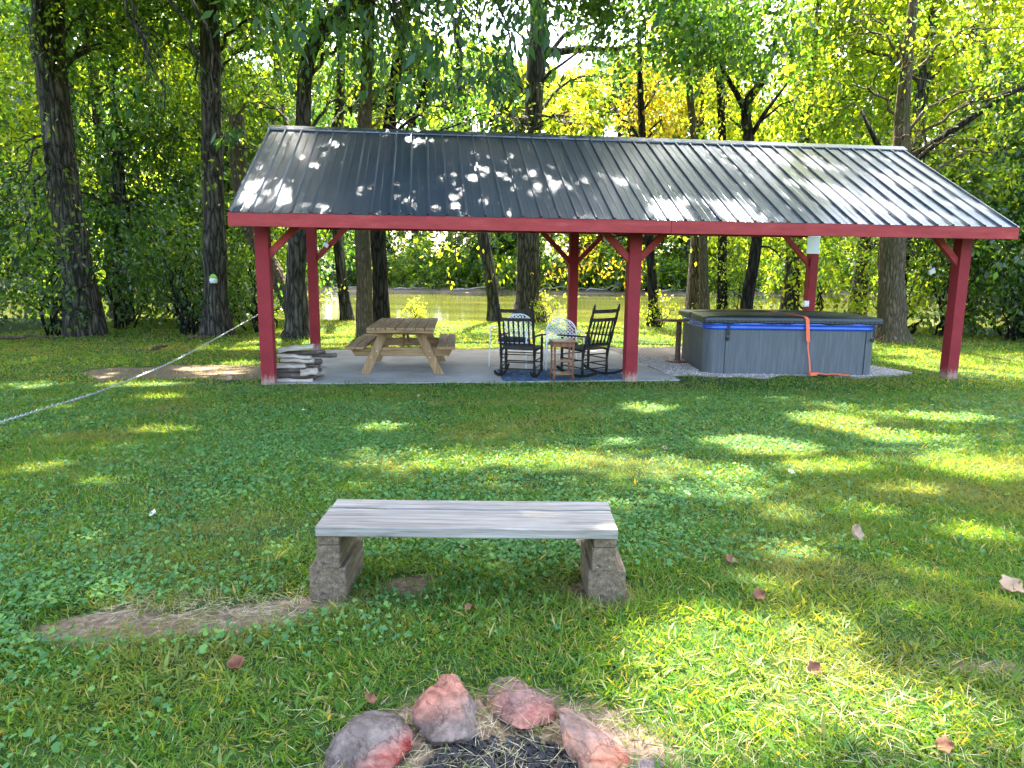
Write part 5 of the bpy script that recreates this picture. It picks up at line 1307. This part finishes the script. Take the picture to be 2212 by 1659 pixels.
plS(S1, 14.2, 18.0, 4.1, 1.5, 'tall dark shrub behind the roof corner at the right')
plS(S1, 17.2, 16.2, 5.9, 1.35, 'tall dark shrub nearest the right photo edge')
plS(S2, 12.2, 19.9, 4.9, 1.2, 'olive shrub right behind the stout tan trunk')
plS(S1, -15.3, 18.8, 4.4, 1.2, 'dark shrub behind the shrub at the left lawn edge')
plS(S2, -7.2, 20.5, .8, .9, 'olive shrub just left of the lantern trunk')
plS(S2, -10.2, 22.4, 5.1, 1.1, 'olive shrub deep between the two left trunks')
plS(S1, 13.4, 18.6, .3, 1.05, 'dark shrub right of the stout tan trunk')
plS(S1, 15.2, 17.4, 1.7, 1.0, 'dark shrub behind the front right post')
plS(S2, 16.9, 17.0, 2.9, 1.1, 'olive shrub between the front right post and the photo edge')
plS(S1, 14.6, 20.2, 3.3, 1.3, 'tall dark shrub in the thicket right of the stout tan trunk')
plS(S1, 18.0, 18.4, 5.3, 1.3, 'tall dark shrub at the right photo edge')
plS(S3, 11.6, 20.8, .2, 1.5, 'yellow-green shrub between hot tub and stout tan trunk')
plS(S3, 9.4, 21.6, 1.2, 1.5, 'yellow-green shrub just behind the hot tub cover')
plS(S2, 7.3, 22.6, 2.3, .8, 'olive shrub behind the bar table')
plS(S3, 4.7, 22.4, 4.1, .8, 'small bright shrub behind the middle red post')
plS(S3, 1.1, 24.2, 4.1, .75, 'small bright shrub at the foot of the tallest trunk')
plS(S2, 12.8, 23.4, .9, 1.0, 'olive shrub behind the yellow-green one near the tan trunk')
plS(S3, -3.6, 26.0, .9, .6, 'small shrub on the river bank left of the twin trunks')
# far bank ------------------------------------------------------------------
gf = 'trees on the far bank of the river'
F1 = bg_variant('', 301, 27, 7, 'leaf', .50, 2.9, 18, loc=(-60, 86, 0), low=.03, n=20)
F2 = bg_variant('', 302, 24, 7, 'leaf_y', .50, 2.9, 18, loc=(-48, 82, 0), low=.03, n=20)
F3 = bg_variant('', 303, 28, 7, 'leaf_d', .50, 2.9, 18, loc=(-36, 88, 0), low=.03, n=20)
FL = {0: 'green tree among the row on the far river bank', 1: 'yellow-green tree among the row on the far river bank', 2: 'dark green tree among the row on the far river bank'}
for i, v in enumerate((F1, F2, F3)): v['label'] = FL[i]; v['group'] = gf
rr = np.random.default_rng(9)
for i in range(34):
    x = -66+i*4.1+rr.uniform(-1, 1); y = (82, 88, 95)[i % 3]+rr.uniform(-2, 2); k = (0, 2, 1, 0, 1, 2, 0)[i % 7]
    sc = rr.uniform(.75, 1.12)
    if 4 < x < 13: sc = max(sc, 1.0)
    else: sc = max(sc, .95)
    c = dup((F1, F2, F3)[k], (x, y, float(gz(0, y))-.2), rr.uniform(0, 6.28), sc); c['label'] = FL[k]; c['group'] = gf
# far bank shrubs + driftwood
gsf = 'shrubs at the far waterline'
SF = shrub_variant('leafy shrub hanging over the far waterline', 210, 4.5, 3.2, 'leaf', .34, (-40, 77.5, -.7), dens=2.4, n=9); SF['group'] = gsf
for i in range(34):
    x = -42+i*2.7+rr.uniform(-1, 1); c = dup(SF, (x, 76.3+rr.uniform(-.8, 2), -.85), rr.uniform(0, 6), rr.uniform(.8, 1.5)); c['group'] = gsf
mdw = mat_noise('driftwood', [(.3, (.14, .12, .10)), (.7, (.34, .31, .27))], 3, (1, 1, 1), .9, .3)
for i, x in enumerate(np.linspace(-34, 30, 10)):
    mb = MB(); L = rr.uniform(2, 6)
    limb(mb, (0, 0, 0), (L, rr.uniform(-.5, .5), rr.uniform(-.05, .5)), .10, .03, 400+i, .03)
    if i % 3 == 0: limb(mb, (L*.5, 0, .1), (L*.7, .2, 1.0), .06, .02, 420+i, .03)
    o = mb.build('driftwood_log', mdw, smooth=True); o.location = (x+rr.uniform(-1, 1), 75.3+rr.uniform(-.5, .5), -1.1+.1)
    tag(o, 'bleached driftwood log on the far shoreline', 'driftwood', 'driftwood logs along the far shore')
# ------------------------------------------------------------------ lantern on the trunk
def build_lantern():
    p = at(461, 603, 17.8-.34); t = empty('tree_lantern', p, 0, 'small white lantern with green cap hung on the dark trunk', 'lantern')
    MB().lathe([(.06, -.10), (.085, -.095), (.095, -.02), (.08, .03), (.05, .05)], n=18).build('globe', MT['white'], t, True)
    mg = mat_noise('lime_cap', [(.3, (.20, .45, .06)), (.7, (.32, .60, .12))], 8, rough=.5, bstr=0)
    MB().lathe([(.10, .03), (.085, .06), (.05, .11), (.02, .13)], n=18).build('cap', mg, t, True)
    MB().lathe([(.075, -.13), (.08, -.10), (.055, -.09)], n=18).build('base', MT['black'], t, True)
    MB().tube([(0, 0, .12), (0, .05, .17), (0, .12, .17)], .008, 6).build('hook', MT['black'], t, True)
build_lantern()
# ------------------------------------------------------------------ chain
def build_chain():
    ctl = [(-70, 932, 5.2), (0, 912, 5.7), (110, 878, 6.9), (230, 840, 8.6), (385, 775, 11.8), (500, 712, 15.6), (560, 678, 17.3), (608, 648, 18.6)]
    P = [at(*q) for q in ctl]; fine = []
    m = len(P)
    for i in range(m-1):
        p0, p1, p2, p3 = P[max(0, i-1)], P[i], P[i+1], P[min(m-1, i+2)]
        for k in range(60):
            t = k/60; fine.append(.5*((2*p1)+(-p0+p2)*t+(2*p0-5*p1+4*p2-p3)*t*t+(-p0+3*p1-3*p2+p3)*t**3))
    mb = MB(); acc = 0; last = fine[0]; k = 0; step = .052; base = P[0]
    for a, b in zip(fine[:-1], fine[1:]):
        acc += (b-a).length
        if acc >= step:
            acc = 0; d = (b-a).normalized(); s1 = d.cross(Vector((0, 0, 1))).normalized(); s2 = s1.cross(d)
            ax = s1 if k % 2 else s2; k += 1; ring = []
            for j in range(9):
                th = 2*math.pi*j/8; ring.append(b-base+d*math.cos(th)*.034+ax*math.sin(th)*.014)
            mb.tube(ring, .0042, 5, False)
    o = mb.build('chain', MT['chain'], smooth=True); o.location = base
    tag(o, 'long silvery chain slung from the left foreground to the leaning trunk', 'chain')
build_chain()
# sticks and litter on the left ground
mst = MT['bark_pale']
for px, py, L, rz, lab in ((60, 738, 1.3, .15, 'grey fallen branch lying at the left edge of the lawn'), (430, 735, .5, -.1, 'short pale stick left of the lantern trunk foot'), (345, 758, .3, .4, 'small pale stick on the shaded lawn at left')):
    p = gnd(px, py); mb = MB(); limb(mb, (-L/2, 0, .05), (L/2, .1, .08), .045, .02, int(px), .03); o = mb.build('fallen_branch', mst, smooth=True); o.location = p; o.rotation_euler = (0, 0, rz)
    tag(o, lab, 'branch', 'fallen branches on the left lawn')

print('POLYS', sum(len(m.polygons) for m in bpy.data.meshes))
